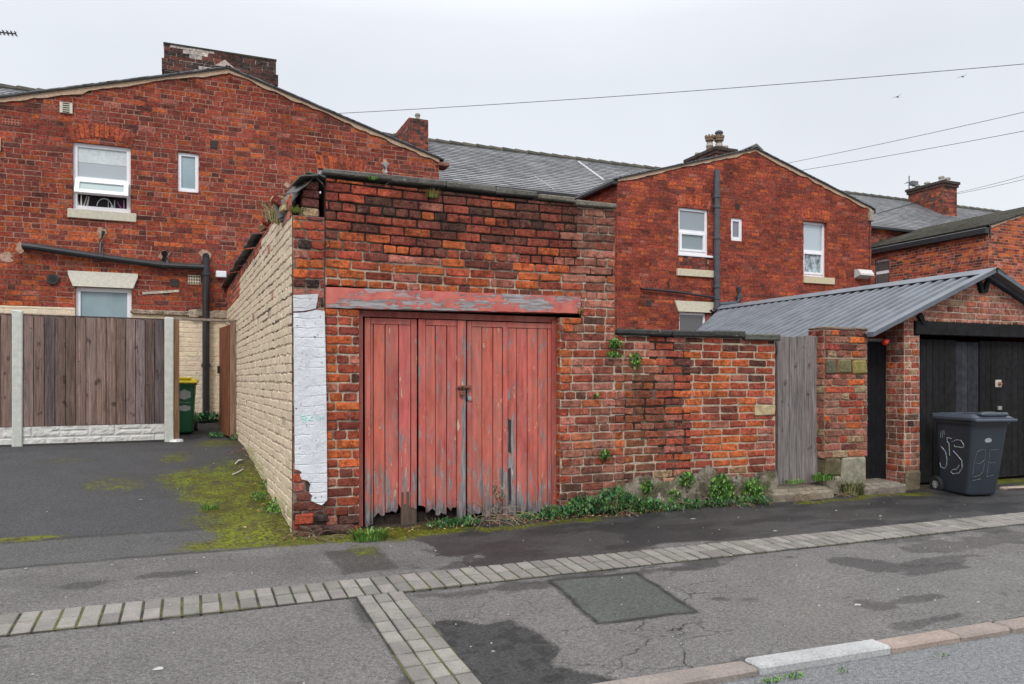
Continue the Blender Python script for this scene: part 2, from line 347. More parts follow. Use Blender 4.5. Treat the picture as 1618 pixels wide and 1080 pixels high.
def brickwall(mb, O, ud, nd, u0, u1, z0, z1, colf, mortf, holes=(), clips=(), course=.081, L=.235, hdr=4, dep=.010, jit=.0025, seed=1, gap=.009, near=True, off=.0, drop=0, mort_mi=1, sag=0):
    """front face of brickwork: individual bricks standing proud of a mortar bed (z in local height, u along ud)"""
    rnd = random.Random(seed); O = Vector(O); ud = Vector(ud); nd = Vector(nd); Z = Vector((0, 0, 1))
    def W(u, z, d): return O+ud*u+Z*(z+sag*math.sin((u-u0)/max(u1-u0, .1)*math.pi)*((z-z0)/(z1-z0)))+nd*d
    rows = int(math.ceil((z1-z0)/course))
    for r in range(rows):
        za = z0+r*course; zb = min(za+course, z1)
        if zb-za < .03: continue
        head = hdr and r % (hdr) == hdr-1
        l = L/2 if head else L
        u = u0-(l*.5 if (r % 2 == 0) else 0)-rnd.uniform(0, .02)
        if head: u = u0-rnd.uniform(0, l)
        zj = rnd.uniform(-jit, jit)*.5
        while u < u1:
            ll = l*rnd.uniform(.95, 1.05)
            if not head and rnd.random() < .05: ll = l*.55
            a, b = max(u, u0), min(u+ll, u1); u += ll
            if b-a < .03: continue
            if drop and rnd.random() < drop: continue
            for (p, q, c, d) in subtract((a+gap/2, b-gap/2, za+gap/2+zj, zb-gap/2+zj), holes):
                if q-p < .012 or d-c < .012: continue
                j = lambda: rnd.uniform(-jit, jit)
                if near:
                    um = (p+q)/2+j()*3
                    e = [rnd.uniform(.3, 1.0)*min(.016, (q-p)*.3) for _ in range(4)]; f_ = [rnd.uniform(.3, 1.0)*min(.011, (d-c)*.3) for _ in range(4)]
                    poly = [(p+e[0], c+j()), (um, c+j()), (q-e[1], c+j()), (q+j(), c+f_[1]), (q+j(), d-f_[2]), (q-e[2], d+j()), (um, d+j()), (p+e[3], d+j()), (p+j(), d-f_[3]), (p+j(), c+f_[0])]
                else: poly = [(p+j(), c+j()), (q+j(), c+j()), (q+j(), d+j()), (p+j(), d+j())]
                for k in clips: poly = clip(poly, *k)
                if len(poly) < 3: continue
                col = colf((p+q)/2, (c+d)/2, rnd)
                dd = dep+rnd.uniform(-.35, .35)*dep; n_ = len(poly); cu = sum(x[0] for x in poly)/n_; cz = sum(x[1] for x in poly)/n_
                if near:
                    tl = [rnd.uniform(-.0015, .0015) for _ in range(n_)]
                    A = [W(x, y, 0) for x, y in poly]; B = [W(x, y, dd-.005+tl[i]) for i, (x, y) in enumerate(poly)]
                    iw = .007
                    C = []
                    for i, (x, y) in enumerate(poly):
                        dx = cu-x; dy = cz-y; m = max(abs(dx), 1e-4); my = max(abs(dy), 1e-4)
                        C.append(W(x+math.copysign(min(iw, m), dx) if m > .02 else x, y+math.copysign(min(iw, my), dy) if my > .012 else y, dd+tl[i]))
                    F = [[i, (i+1) % n_, (i+1) % n_+n_, i+n_] for i in range(n_)]+[[i+n_, (i+1) % n_+n_, (i+1) % n_+2*n_, i+2*n_] for i in range(n_)]+[list(range(2*n_, 3*n_))]
                    mb.add(A+B+C, F, col, 0)
                else:
                    A = [W(x, y, 0) for x, y in poly]; B = [W(x, y, dd) for x, y in poly]
                    mb.add(A+B, [[i, (i+1) % n_, (i+1) % n_+n_, i+n_] for i in range(n_)]+[list(range(n_, 2*n_))], col, 0)
    cs = .1 if near else .25; uu = u0
    while uu < u1-1e-6:
        ub = min(uu+cs, u1); zz = z0
        while zz < z1-1e-6:
            zb = min(zz+cs, z1)
            for (p, q, c, d) in subtract((uu, ub, zz, zb), holes):
                poly = [(p, c), (q, c), (q, d), (p, d)]
                for k in clips: poly = clip(poly, *k)
                if len(poly) >= 3: mb.add([W(x, y, 0) for x, y in poly], [list(range(len(poly)))], mortf((p+q)/2, (c+d)/2, rnd), mort_mi)
            zz = zb
        uu = ub
def mk_mort(light=(.42, .34, .25), dark=(.03, .026, .022), f=lambda u, z: 0.2):
    def g(u, z, rnd):
        t = min(1, max(0, f(u, z)+rnd.uniform(-.25, .25))); return lerp(light, dark, t)
    return g
exec_parts = True
# ================================================================== GROUND
V0_ = 6.6
def ground_grid(name, x0, x1, y0, y1, step, zoff=0.0):
    nx = int((x1-x0)/step)+1; ny = int((y1-y0)/step)+1
    X, Y = np.meshgrid(np.linspace(x0, x1, nx), np.linspace(y0, y1, ny))
    Zg = np.interp(Y, [g[0] for g in GP], [g[1] for g in GP])
    mound = ss(.75, 0, np.hypot((X-.62)/.45, (Y-6.85)/.8))*.10*ss(.0, .3, Y-6.3)
    Zg = Zg+zoff+(fbm(X*1.3, Y*1.3)-.5)*.02+mound
    Zg = np.where(Y < 3.3, np.minimum(Zg, .052), Zg)
    w1 = fbm(X*1.1+5, Y*1.1); w2 = fbm(X*3.1, Y*3.1+9, 5)
    B = np.ones(X.shape+(3,))*np.array([.122, .118, .114])
    dr = ss(6.28, 6.34, Y+(w2-.5)*.08)*ss(1.3, 1.1, X)              # driveway: darker, coarser
    def mixc(mask, col):
        nonlocal B
        B = B*(1-mask[..., None])+np.array(col)*mask[..., None]
    mixc(dr, (.052, .052, .055))
    mixc(dr*ss(7.02, 6.96, Y+(w2-.5)*.06), (.078, .078, .079))
    # damp dark strip between paving band and the walls, with a ragged edge
    edge = 5.22+ss(2.1, 1.0, X)*1.0+ss(2.7, 1.9, X)*ss(.47, .53, w2)*.55
    dk = ss(0, .06, Y-edge-(w1-.5)*.7)*ss(1.25, 1.5, X+(w2-.5)*.4)
    mixc(dk*(.78+.22*ss(.4, .6, fbm(X*2.2+9, Y*5, 4))), (.027, .028, .030))
    pale = ss(.52, .6, fbm(X*.9+3, Y*2.2+40, 5))*ss(5.3, 5.5, Y)*ss(6.5, 6.2, Y)*(ss(8.3, 9, X)+ss(2.2, 1.9, X)*.8)
    mixc(pale*.6, (.085, .082, .078))
    # damp blotches here and there
    bl = ss(.69, .73, fbm(X*1.5+50, Y*3.2+8, 4))*ss(6.3, 6.0, Y); mixc(bl*.7, (.035, .034, .034))
    for (px, py, rx, ry) in ((1215, 865, .35, .1), (1550, 855, .9, .16), (1000, 905, 1.1, .07), (125, 925, .16, .07), (650, 907, .1, .05), (1480, 885, .5, .08), (265, 907, .14, .06), (845, 860, .35, .1), (700, 868, .5, .12), (760, 905, .05, .02), (1220, 1040, .4, .05), (1500, 975, .35, .05), (1450, 945, .2, .04)):
        g = gr(px, py); d = np.hypot((X-g[0])/rx, (Y-g[1])/ry)+(w2-.5)*2.6+(fbm(X*9, Y*13, 3)-.5)*.8; mixc(ss(1.1, .75, d)*.62, (.034, .033, .033))
    # rust-pink lighter areas near the kerb and warm worn tarmac on the right half
    mixc(ss(.5, .75, w1)*.5*ss(1.4, 2.5, X)*ss(4.9, 4.6, Y), (.125, .112, .104))
    # later repairs: a greenish square one with a dark seam, a coarse dark one, and a small one by the corner
    def poly(pix):
        P = [gr(*p) for p in pix]; ar = sum(P[i][0]*P[(i+1) % len(P)][1]-P[(i+1) % len(P)][0]*P[i][1] for i in range(len(P))); inside = np.zeros(X.shape, bool); D = np.full(X.shape, 9.)
        for i, p in enumerate(P):
            q = P[(i+1) % len(P)]; ex, ey = q[0]-p[0], q[1]-p[1]; t = np.clip(((X-p[0])*ex+(Y-p[1])*ey)/(ex*ex+ey*ey), 0, 1); D = np.minimum(D, np.hypot(X-p[0]-ex*t, Y-p[1]-ey*t))
            inside ^= ((p[1] > Y) != (q[1] > Y)) & (X < p[0]+(Y-p[1])*ex/(ey if abs(ey) > 1e-9 else 1e-9))
        return np.where(inside, D, -D)
    w3 = fbm(X*9, Y*9, 3)-.5
    d1 = poly([(868, 918), (1006, 905), (1101, 966), (944, 985)]); sq = ss(-.004, .012, d1+w3*.012); mixc(sq, (.068, .075, .068)); mixc(ss(.028, .010, np.abs(d1+w3*.03))*.9, (.016, .016, .015))
    d2 = poly([(683, 988), (700, 982), (765, 984), (806, 978), (850, 1004), (884, 1024), (876, 1050), (935, 1066), (1010, 1085), (930, 1130), (790, 1130), (748, 1078)]); rg_ = ss(-.004, .008, d2+w3*.10); mixc(rg_*.95, (.036, .036, .037))
    mixc(rg_*ss(.54, .62, fbm(X*14, Y*14, 4))*.6, (.014, .014, .014))
    mixc(ss(.02, .0, np.abs(d2+.0+w3*.10))*.6, (.020, .019, .018))
    d3 = poly([(513, 872), (592, 862), (632, 896), (545, 906)]); mixc(ss(-.02, .02, d3+w3*.05)*.8, (.046, .046, .040)); inpatch = np.maximum(sq, rg_)
    # dark ragged margins along the paving band
    mixc(ss(.11, .03, (4.845-Y)+(w2-.5)*.5+w3*.1)*ss(4.86, 4.845, Y)*ss(1.2, 1.4, X)*.6*ss(.42, .5, w1), (.035, .034, .033))
    mixc(ss(.075, .02, np.abs(X-.955+(w3)*.06))*ss(4.86, 4.8, Y)*.75*ss(.40, .5, fbm(X*2, Y*3+5)), (.035, .034, .033))
    # seams
    seam = np.exp(-((Y-6.31-(w2-.5)*.08)/.022)**2)*ss(1.0, .85, X)+np.exp(-((Y-7.0-(w2-.5)*.10)/.016)**2)*ss(.6, .2, X)
    mixc(np.clip(seam, 0, 1)*.85, (.015, .014, .012))
    mixc(ss(.20, .02, V0_-Y+(w2-.5)*.25)*ss(.8, 1.0, X)*.9*(Y > 6), (.050, .040, .026)); mixc(ss(.30, .02, (.79-(Y-6.6)*.02)-X+(w2-.5)*.4)*(X < .82)*ss(6.5, 6.9, Y)*.85, (.050, .040, .027))
    B *= (.86+.30*fbm(X*4, Y*4, 3))[..., None]
    # moss along the side wall and the foot of the front walls
    uw = .79-(Y-6.6)*.02
    d = uw-X
    moss = ss(1.0, .1, d+(w1-.5)*1.3)*ss(.95, 1.4, 1+(X < uw))*ss(6.35, 6.6, Y)*ss(13, 8.0, Y)
    moss = np.where(X < uw, ss(1.25, .15, d+(w1-.5)*1.5)*ss(6.22, 6.5, Y)*ss(11.5, 7.6, Y)*1.0, 0)
    moss = np.maximum(moss, 1.1*ss(.75, .15, np.hypot((X-.45)/.9, (Y-6.85)/.9)+(w2-.5)*.8)*(X < uw+.4))
    moss = np.maximum(moss, ss(.35, .0, np.abs(Y-6.45+(w2-.5)*.3))*ss(.3, .8, X)*ss(2.6, 2.0, X)*.95)
    moss = np.maximum(moss, ss(.20, .02, np.abs(Y-6.36+(w2-.5)*.35))*ss(.9, 1.2, X)*.62*ss(.40, .55, w1))
    for (px, py, rx, ry, k) in ((575, 870, .20, .35, .42), (180, 765, .45, .55, .40), (275, 722, .3, .5, .46), (100, 728, .5, .25, .3), (400, 850, .5, .12, .9), (45, 850, .35, .07, .8), (1560, 762, 1.2, .16, .9), (340, 700, .4, 1.0, .55)):
        g = gr(px, py); dd = np.hypot((X-g[0])/rx, (Y-g[1])/ry)+(w2-.5)*.7; moss = np.maximum(moss, ss(1.2, .3, dd)*k)
    moss = np.maximum(moss, np.clip(seam, 0, 1)*.5*ss(.45, .6, w1))
    Zg = Zg+ss(.5, .9, moss)*.008*w2
    crack = .45*ss(.58, .66, fbm(X*.8+11, Y*1.2+2))*ss(1.3, 1.5, X)*ss(4.75, 4.6, Y)
    for (px, py, rx, ry) in ((1010, 1030, .75, .45), (760, 940, .5, .25), (1080, 925, .3, .5)):
        g = gr(px, py); crack = np.maximum(crack, 1.25*ss(1.3, .7, np.hypot((X-g[0])/rx, (Y-g[1])/ry)))
    crack = crack*(1-inpatch)
    v = np.stack([X, Y, Zg], -1).reshape(-1, 3)
    i = np.arange(nx*ny).reshape(ny, nx)
    f = np.stack([i[:-1, :-1], i[:-1, 1:], i[1:, 1:], i[1:, :-1]], -1).reshape(-1, 4)
    me = bpy.data.meshes.new(name); me.from_pydata(v.tolist(), [], f.tolist())
    a = me.attributes.new('Col', 'FLOAT_COLOR', 'POINT'); a.data.foreach_set('color', np.concatenate([B.reshape(-1, 3), np.ones((nx*ny, 1))], 1).astype(np.float32).ravel())
    for k, arr in (('moss', moss), ('crack', crack), ('wet', dk)):
        at = me.attributes.new(k, 'FLOAT', 'POINT'); at.data.foreach_set('value', arr.astype(np.float32).ravel())
    me.materials.append(TARMAC); me.polygons.foreach_set('use_smooth', [True]*len(f)); me.update()
    o = bpy.data.objects.new(name, me); COL.objects.link(o); return meta(o, kind='structure')
def kerbV(x): return 3.215-.035*(x-1.8)
ground_grid('pavement', -4.0, 13.0, 3.13, 6.30, .022)
ground_grid('pavement', .93, 13.0, 6.30, 6.95, .026)
ground_grid('driveway', -4.6, .95, 6.30, 14.3, .035)
# plain ground to the horizon, roads and yards outside the detailed sheets
mb = MB(); mb.add([(-400, -400, -.12), (400, -400, -.12), (400, 400, -.12), (-400, 400, -.12)], [(0, 1, 2, 3)], (.06, .06, .06)); meta(mb.build('ground', ANYM), kind='structure')
mb = MB(); mb.add([(-40, 3.105, .012), (-40, -6, .012), (60, -6, .012), (60, .3, .012), (-40+52, 2.78, .012)][::-1], [(0, 1, 2, 3, 4)], (.115, .118, .122))
mb = MB(); mb.add([(-30, -7, .024), (45, -7, .024), (45, 1.70, .024), (-30, 4.325, .024)], [(0, 1, 2, 3)], (.15, .155, .16))
meta(mb.build('road', TARMAC), kind='structure')
mb = MB(); mb.add([(.95, 6.3, .13), (40, 6.3, .13), (40, 14.2, .5), (.95, 14.2, .5)], [(0, 1, 2, 3)], (.06, .06, .06))
mb.add([(-30, 14.3, .78), (40, 14.3, .78), (40, 30, .9), (-30, 30, .9)], [(0, 1, 2, 3)], (.06, .06, .06))
mb.add([(-30, 3.2, .03), (-4.0, 3.2, .03), (-4.0, 6.3, .17), (-4.6, 6.3, .17), (-4.6, 14.3, .78), (-30, 14.3, .78)], [(0, 1, 2, 3, 4, 5)], (.06, .06, .06))
mb.add([(13, 3.0, .03), (45, 2.0, .03), (45, 6.3, .17), (13, 6.3, .17)], [(0, 1, 2, 3)], (.07, .07, .07))
meta(mb.build('yard_ground', ANYM), kind='structure')
# block paving bands
mb = MB()
mb.add([(-4.0, 4.845, gz(4.845)+.008), (13, 4.845, gz(4.845)+.008), (13, 5.205, gz(5.205)+.008), (-4.0, 5.205, gz(5.205)+.008)], [(0, 1, 2, 3)], (.07, .068, .03), 1)
mb.add([(.965, 3.2, gz(3.2)+.008), (1.275, 3.2, gz(3.2)+.008), (1.275, 4.845, gz(4.845)+.0082), (.965, 4.845, gz(4.845)+.0082)], [(0, 1, 2, 3)], (.05, .05, .026), 1)
def paver(x0, x1, y0, y1):
    k = R.uniform(.72, 1.15); c = (.215*k, .205*k*R.uniform(.96, 1.02), .185*k)
    z = gz((y0+y1)/2)+.017+R.uniform(-.0015, .0015); b = .004; j = [R.uniform(-.0015, .0015) for _ in range(4)]; q = [R.uniform(-.002, .002) for _ in range(4)]
    lo = z-.022; sl = .044
    P = [(x0, y0), (x1, y0), (x1, y1), (x0, y1)]; ym = (y0+y1)/2
    A = [(x+j[i], y+j[3-i], lo+(y-ym)*sl) for i, (x, y) in enumerate(P)]; Bq = [(x+j[i], y+j[3-i], z-.004+(y-ym)*sl+q[i]) for i, (x, y) in enumerate(P)]
    C = [(x+j[i]+(b if i in (0, 3) else -b), y+j[3-i]+(b if i < 2 else -b), z+(y-ym)*sl+q[i]) for i, (x, y) in enumerate(P)]
    mb.add(A+Bq+C, [[i, (i+1) % 4, (i+1) % 4+4, i+4] for i in range(4)]+[[i+4, (i+1) % 4+4, (i+1) % 4+8, i+8] for i in range(4)]+[[8, 9, 10, 11]], c, 0)
x = -4.0
while x < 13:
    g = .018 if int((x+4)/.107) % 2 else .011
    for (a, b) in ((4.852, 5.018), (5.030, 5.196)): paver(x+g/2, x+.107-g/2, a, b)
    x += .107
for k in range(3):
    y = 4.84
    while y > 3.3:
        paver(.975+k*.101, .975+k*.101+.089, y-.159, y-.006); y -= .165
def paver_b(n):
    c = n.mix(1, n.attr(), n.grey(n.math('MULTIPLY', n.noise(120, 4, lo=.6, hi=1.35, rough=.8), n.noise(7, 4, lo=.8, hi=1.15))), 'MULTIPLY'); n.set('Base Color', c); n.set('Roughness', .9); n.bump(n.noise(120, 4), .6, .004)
def joint_b(n):
    n.set('Base Color', n.mix(n.noise(3.5, 5, a=.42, b=.58), (.022, .021, .018), (.085, .088, .02))); n.set('Roughness', .95)
meta(mb.build('paving_band', [mat('paver', paver_b), mat('mossy_joint', joint_b)]), kind='structure')
# kerb stones in a row
mb = MB(); x = -3.0; ks = [-3.0, -2.1, -1.2, -.3, .7, 1.70, 2.63, 3.50, 4.02, 4.42, 5.3, 6.2, 7.1, 8.0, 9, 10, 11, 12]
for i, (a, b) in enumerate(zip(ks, ks[1:])):
    c = (.37, .38, .38) if i == 6 else lerp((.27, .215, .185), (.22, .19, .17), R.random()); up = .012 if i == 6 else R.uniform(0, .006)
    ang = math.atan(-.035); M = Matrix.Translation((a, kerbV(a), 0)) @ Matrix.Rotation(ang, 4, 'Z')
    mb.bbox(.004, b-a-.006, -.135, 0, -.1, .056+up, .012, c, 0, M, .003)
def kerb_b(n):
    c = n.mix(1, n.attr(), n.grey(n.math('MULTIPLY', n.noise(60, 5, lo=.7, hi=1.3, rough=.8), n.noise(4, 5, lo=.8, hi=1.1))), 'MULTIPLY'); n.set('Base Color', c); n.set('Roughness', .9); n.bump(n.noise(70, 5), .6, .005)
meta(mb.build('kerb', mat('kerb_stone', kerb_b)), kind='structure')
# ================================================================== GARAGE (red doors)
V0 = 6.6
gar = thing('brick_garage', 'old brick garage with peeling red wooden double doors and cream painted side wall', 'garage', (2.3, 6.9, .2))
XR = 3.87
def garcol(u, z, rnd):
    n = float(fbm(u*.9+3, z*1.6+7)); top = max(0, min(1, (z-2.45)/.5)); low = max(0, min(1, (.72-z)/.22)); right = max(0, min(1, (u-3.2)/.3))
    mid = max(0, 1-abs(z-2.62)/.38)*max(0, min(1, (3.0-u)/.8))
    w = [2.2+4*mid+1.2*(n > .5)-1.5*top, 2.6, 1.8+.5*top, .7+2.8*top+3*low, .15+1.6*top*top+1.0*low, .6+2.2*right, 0]
    w = [max(0, q) for q in w]; w[1] *= 1-.8*low; w[0] *= (1-.97*low)*(1-.55*right)
    c = pick(w, rnd)
    c = lerp(c, (.36, .09, .045), .15)
    if right > .3: c = lerp(c, (.30, .17, .12), rnd.uniform(.05, .5)*right)
    if top > .3 and n > .48: c = lerp(c, (.05, .035, .028), .35*top)
    return c
def garmort(u, z):
    n = float(fbm(u*1.6+1, z*3+2)); return -.1+1.25*max(0, min(1, (z-2.38)/.35))*(.55+n)*(1 if u < 3.45 else .35)+.8*max(0, min(1, (.5-z)/.2))+(.7 if float(fbm(u*3, z*5+9)) > .66 else 0)
mb = MB()
dx0, dx1 = 1.345, 3.275
holes = [(dx0, dx1, -1, 2.11), (1.06, 3.50, 2.105, 2.305), (XR, 4.2, 1.963, 4)]+[(XR+.005, 4.2, .1+.081*k, .181+.081*k) for k in range(0, 23, 2)]
brickwall(mb, (0, V0, 0), (1, 0, 0), (0, -1, 0), 1.055, XR+.12, .10, 3.215, garcol, mk_mort((.50, .41, .32), f=garmort), holes, dep=.013, jit=.004, seed=11, gap=.014, sag=-.02)
mb.box(1.06, XR, V0+.004, V0+.23, 2.31, 3.19, (.1, .05, .04), 0)
mb.box(1.06, dx0-.001, V0+.004, V0+.23, .0, 2.10, RD, 0); mb.box(dx1+.001, XR, V0+.004, V0+.23, .0, 2.10, RD, 0)
# brick returns seen inside the opening
brickwall(mb, (dx0, V0, 0), (0, 1, 0), (1, 0, 0), 0, .1, .10, 2.10, garcol, mk_mort(), dep=.004, seed=12)
brickwall(mb, (dx1, V0, 0), (0, 1, 0), (-1, 0, 0), 0, .1, .10, 2.10, garcol, mk_mort(), dep=.004, seed=13)
mb.build('front_wall', [BRICK, MORTAR], gar)
# end of the side wall
mb = MB()
def endcol(u, z, rnd): return pick((.8, 1.5, 1.5, 2.2, .6, 1.6, .15) if z > .6 else (.0, .3, .8, 3, 2.0, .2, 0), rnd)
brickwall(mb, (0, V0-.02, 0), (1, 0, 0), (0, -1, 0), .79, 1.048, .08, 2.87, endcol, mk_mort((.33, .25, .2), f=lambda u, z: .3), dep=.012, jit=.005, seed=21, gap=.012, hdr=2)
mb.box(1.04, 1.056, V0-.012, V0+.1, 0, 2.86, PU); mb.box(.795, 1.043, V0-.015, V0+.1, 0, 2.86, MR, 0)
for k in range(4):   # raised crumbling courses at the top of the pier
    mb.bbox(.86+.01*k, 1.01-.01*(k > 2), V0-.02, V0+.2, 2.872+k*.075, 2.94+k*.075, .008, pick((1, 1, 1, 1, .3, .5, .4), R), 0, None, .006)
# projecting broken foot of the corner
for (x0, x1, y0, z0, z1) in ((.80, .97, -.10, .10, .20), (.98, 1.15, -.11, .10, .19), (.84, 1.03, -.07, .20, .29), (1.04, 1.30, -.06, .195, .275), (.80, .95, -.05, .30, .38), (1.16, 1.34, -.09, .10, .18), (.96, 1.08, -.045, .295, .37)):
    mb.bbox(x0, x1, V0+y0, V0+.05, z0, z1, .014, lerp((.11, .06, .05), (.05, .04, .037), R.random()) if z0 < .3 else RD, 0, None, .01)
mb.build('wall_end', [BRICK, MORTAR], gar)
# white rendered slabs on the wall end
mb = MB()
def flat(pts, V, th, mbb, col, mi=0):
    mbb.prism([atV(p[0], p[1], V) for p in pts][::-1], (0, th, 0), col, mi)
flat([(463.5, 466), (503, 464), (501, 478), (499, 487), (480, 491), (464, 491.5)], V0-.042, .03, mb, (.60, .62, .65))
flat([(464, 494), (482, 493), (500, 489), (513, 491), (514.5, 560), (516, 640), (517, 790), (514, 793), (508, 798), (500, 795), (492, 791), (494, 783), (489, 779), (489, 771), (491, 765), (486, 759), (477, 757), (474, 751), (477, 746), (473, 743), (466, 741)], V0-.042, .03, mb, (.70, .73, .78))
mb.build('white_render', RENDERM, gar)
mb = MB()   # faint turquoise daubs
for P in ([(476, 657.5), (481, 656), (484, 659), (481, 662), (476, 660)], [(480, 662), (484, 664), (482, 667.5), (478, 666)], [(487, 664), (492, 658), (494, 656.5)], [(488, 663.5), (494, 663.5)],
          [(505, 664), (505, 657), (508, 661), (511, 656.5), (512, 664)]):
    mb.tube([atV(p[0], p[1], V0-.043) for p in P], .0045, 5, (.33, .72, .60))
mb.build('graffiti', ANYM, gar, label='faint turquoise daubed letters on the white render')
# painted side wall
SW0 = Vector((.785, V0-.02, 0)); SW1 = Vector((.60, 14.2, 0)); SL = (SW1-SW0).length; sd_ = (SW1-SW0).normalized(); sn = Vector((-sd_.y, sd_.x, 0))
if sn.x > 0: sn = -sn
def zl(u):  # top edge of the cream paint
    return 2.86 if u < .35 else (3.0 if u < 2.2 else (2.94 if u < 4.9 else 2.68))
def sidecol(u, z, rnd):
    if z > zl(u): return pick((1, 3, 2, 1.2, .3, 1.2, 0), rnd)
    if z > 2.2 and u < 3.5 and rnd.random() < .03+.05*(z-2.2) and float(fbm(u*2, z*2+5)) > .5: return lerp(pick((0, 1, 1, 1, 0, 1, 0), rnd), (.5, .4, .3), .3)
    k = rnd.uniform(.9, 1.06); c = (.62*k, .51*k, .375*k)
    if z < .9 and float(fbm(u*1.5, z*3)) > .5 and z < .45+.06*u: c = lerp(c, (.30, .31, .13), .6)
    return c
def sidemort(u, z, rnd):
    if z > zl(u): return (.3, .24, .2)
    hole = float(fbm(u*2.1+4, z*4.5+1)); k = rnd.uniform(.85, 1.02)
    if z > 1.5 and u < 4.5 and hole > .545: return (.07, .05, .04)
    return lerp((.56*k, .46*k, .335*k), (.26, .20, .15), min(1, max(0, (hole-.47)*4)))
mb = MB()
brickwall(mb, SW0, sd_, sn, 0, SL, .10, 3.06, sidecol, sidemort, dep=.008, jit=.010, seed=31, gap=.010, drop=.012, clips=((-.35, 1, 2.87), ) if False else (), sag=0)
o_ = Vector(SW0); 
mb.prism([SW0-sn*.004+Vector((0, .01, 0)), SW1-sn*.004, SW1-sn*.004+Vector((0, 0, 3.05)), SW0+sd_*.5-sn*.004+Vector((0, 0, 3.05)), SW0+sd_*.45-sn*.004+Vector((0, 0, 2.87)), SW0-sn*.004+Vector((0, .01, 2.86))], -sn*.2, (.2, .13, .1), 0)
mb.build('side_wall', [PAINTBRICK, PAINTBRICK], gar)
# rubble and slates along the top of the side wall
mb = MB()
for k in range(34):
    u = .05+R.random()*2.3; M = Matrix.Translation(SW0+sd_*u-sn*R.uniform(.0, .16)+Vector((0, 0, 2.90+.22*min(1, u*1.2)+R.uniform(-.02, .05)))) @ Matrix.Rotation(R.uniform(-.5, .5), 4, 'Z') @ Matrix.Rotation(R.uniform(-.5, .5), 4, 'Y')
    c = pick((.6, 1.4, 1.2, 1.2, .8, 1.6, 1.2), R); w = R.uniform(.05, .11); mb = MB(); mb.bbox(-w, w, -.05, .05, -.035, .035, .01, c, 0, M, .01); mb.build('loose_brick', BRICK, gar)
mb = MB(); srf = MB()
u = 2.35
while u < SL-.05:
    w = R.uniform(.22, .30); zt = 3.10+R.uniform(-.015, .03)
    P0 = SW0+sd_*u; P1 = SW0+sd_*(u+w+.02)
    for j_ in range(3):
        o = -sn*(-.09+.13*j_); t = j_*.025
        q = [P0-o*0+sn*(.09-.13*j_)+Vector((0, 0, zt+t)), P1+sn*(.09-.13*j_)+Vector((0, 0, zt+t+R.uniform(-.01, .01))), P1+sn*(-.2-.13*j_)+Vector((0, 0, zt+.05+t)), P0+sn*(-.2-.13*j_)+Vector((0, 0, zt+.05+t))]
        mb.prism(q, (0, 0, .014), lerp((.05, .055, .065), (.12, .13, .15), R.random()))
    u += w
mb.build('slate_edge', SLATE, gar); mb = MB()
# the few tilted slates left over the front pier
for (x_, y_, z_, w_, l_, ax, ay) in ((.86, .10, 3.135, .10, .18, .15, -.75), (.84, .34, 3.12, .11, .16, .3, -.95), (.93, .06, 3.185, .12, .15, -.1, -.18), (.92, .30, 3.20, .11, .17, .12, -.3), (1.0, .12, 3.165, .06, .16, .05, .75), (.98, .02, 3.20, .08, .10, -.12, .16), (.83, .55, 3.08, .09, .16, .4, -1.0)):
    M = Matrix.Translation((x_, V0+y_, z_)) @ Matrix.Rotation(R.uniform(-.25, .25), 4, 'Z') @ Matrix.Rotation(ax, 4, 'X') @ Matrix.Rotation(ay, 4, 'Y'); q = [(-w_, -l_*.9), (w_*.3, -l_), (w_, -l_*.7), (w_*.95, l_), (-w_*.9, l_*.9)]
    mb.prism([M @ Vector((a, b, 0)) for a, b in q], (0, 0, .011), lerp((.045, .05, .045), (.11, .115, .10), R.random()))
for k in range(4):
    M = Matrix.Translation(SW0+sd_*R.uniform(.3, .6)+Vector((R.uniform(-.02, .06), 0, 2.99+.02*k))) @ Matrix.Rotation(R.uniform(.4, 1.2), 4, 'X') @ Matrix.Rotation(R.uniform(-.6, -.2), 4, 'Y')
    mb.box(-.07, .07, -.13, .13, -.006, .006, (.035, .035, .04), 0, M)
mb.build('leftover_slates', SLATE, gar)
# far side wall, back wall and shallow roof
mb = MB()
brickwall(mb, (XR+.004, V0, 0), (0, 1, 0), (1, 0, 0), 0, 7.4, .1, 2.95, lambda u, z, r: pick((1, 3, 2, 1, .2, .3, 0), r), mk_mort(), seed=33, near=False)
mb.box(XR-.2, XR, V0+.25, 14.0, 0, 2.94, MR); mb.box(.85, XR-.21, 13.8, 14.0, 0, 2.94, MR)
mb.build('rear_walls', [BRICK, MORTAR], gar)
mb = MB(); mb.prism([(.86, V0+.24, 3.09), (XR+.05, V0+.24, 2.96), (XR+.05, 14.05, 2.96), (.82, 14.05, 3.09)], (0, 0, .05), (.07, .075, .08)); mb.build('roof', SLATE, gar)
# coping stones on the parapet
xs = [1.035, 1.62, 2.12, 2.60, 3.02, 3.42, 3.88]; 
for i, (a, b) in enumerate(zip(xs, xs[1:])):
    mb = MB(); dz = R.uniform(-.006, .008)-(.035 if i == 5 else 0)+(-.02 if i == 4 else 0)
    mb.bbox(a+.004, b-.004, V0-.05, V0+.27, 3.222+dz+(.015 if i == 0 else 0), 3.272+dz+.01*(i < 2), .01, (.105, .10, .088) if i < 4 else (.14, .125, .10), 0, None, .005); mb.build('coping_stone', STONE, gar)
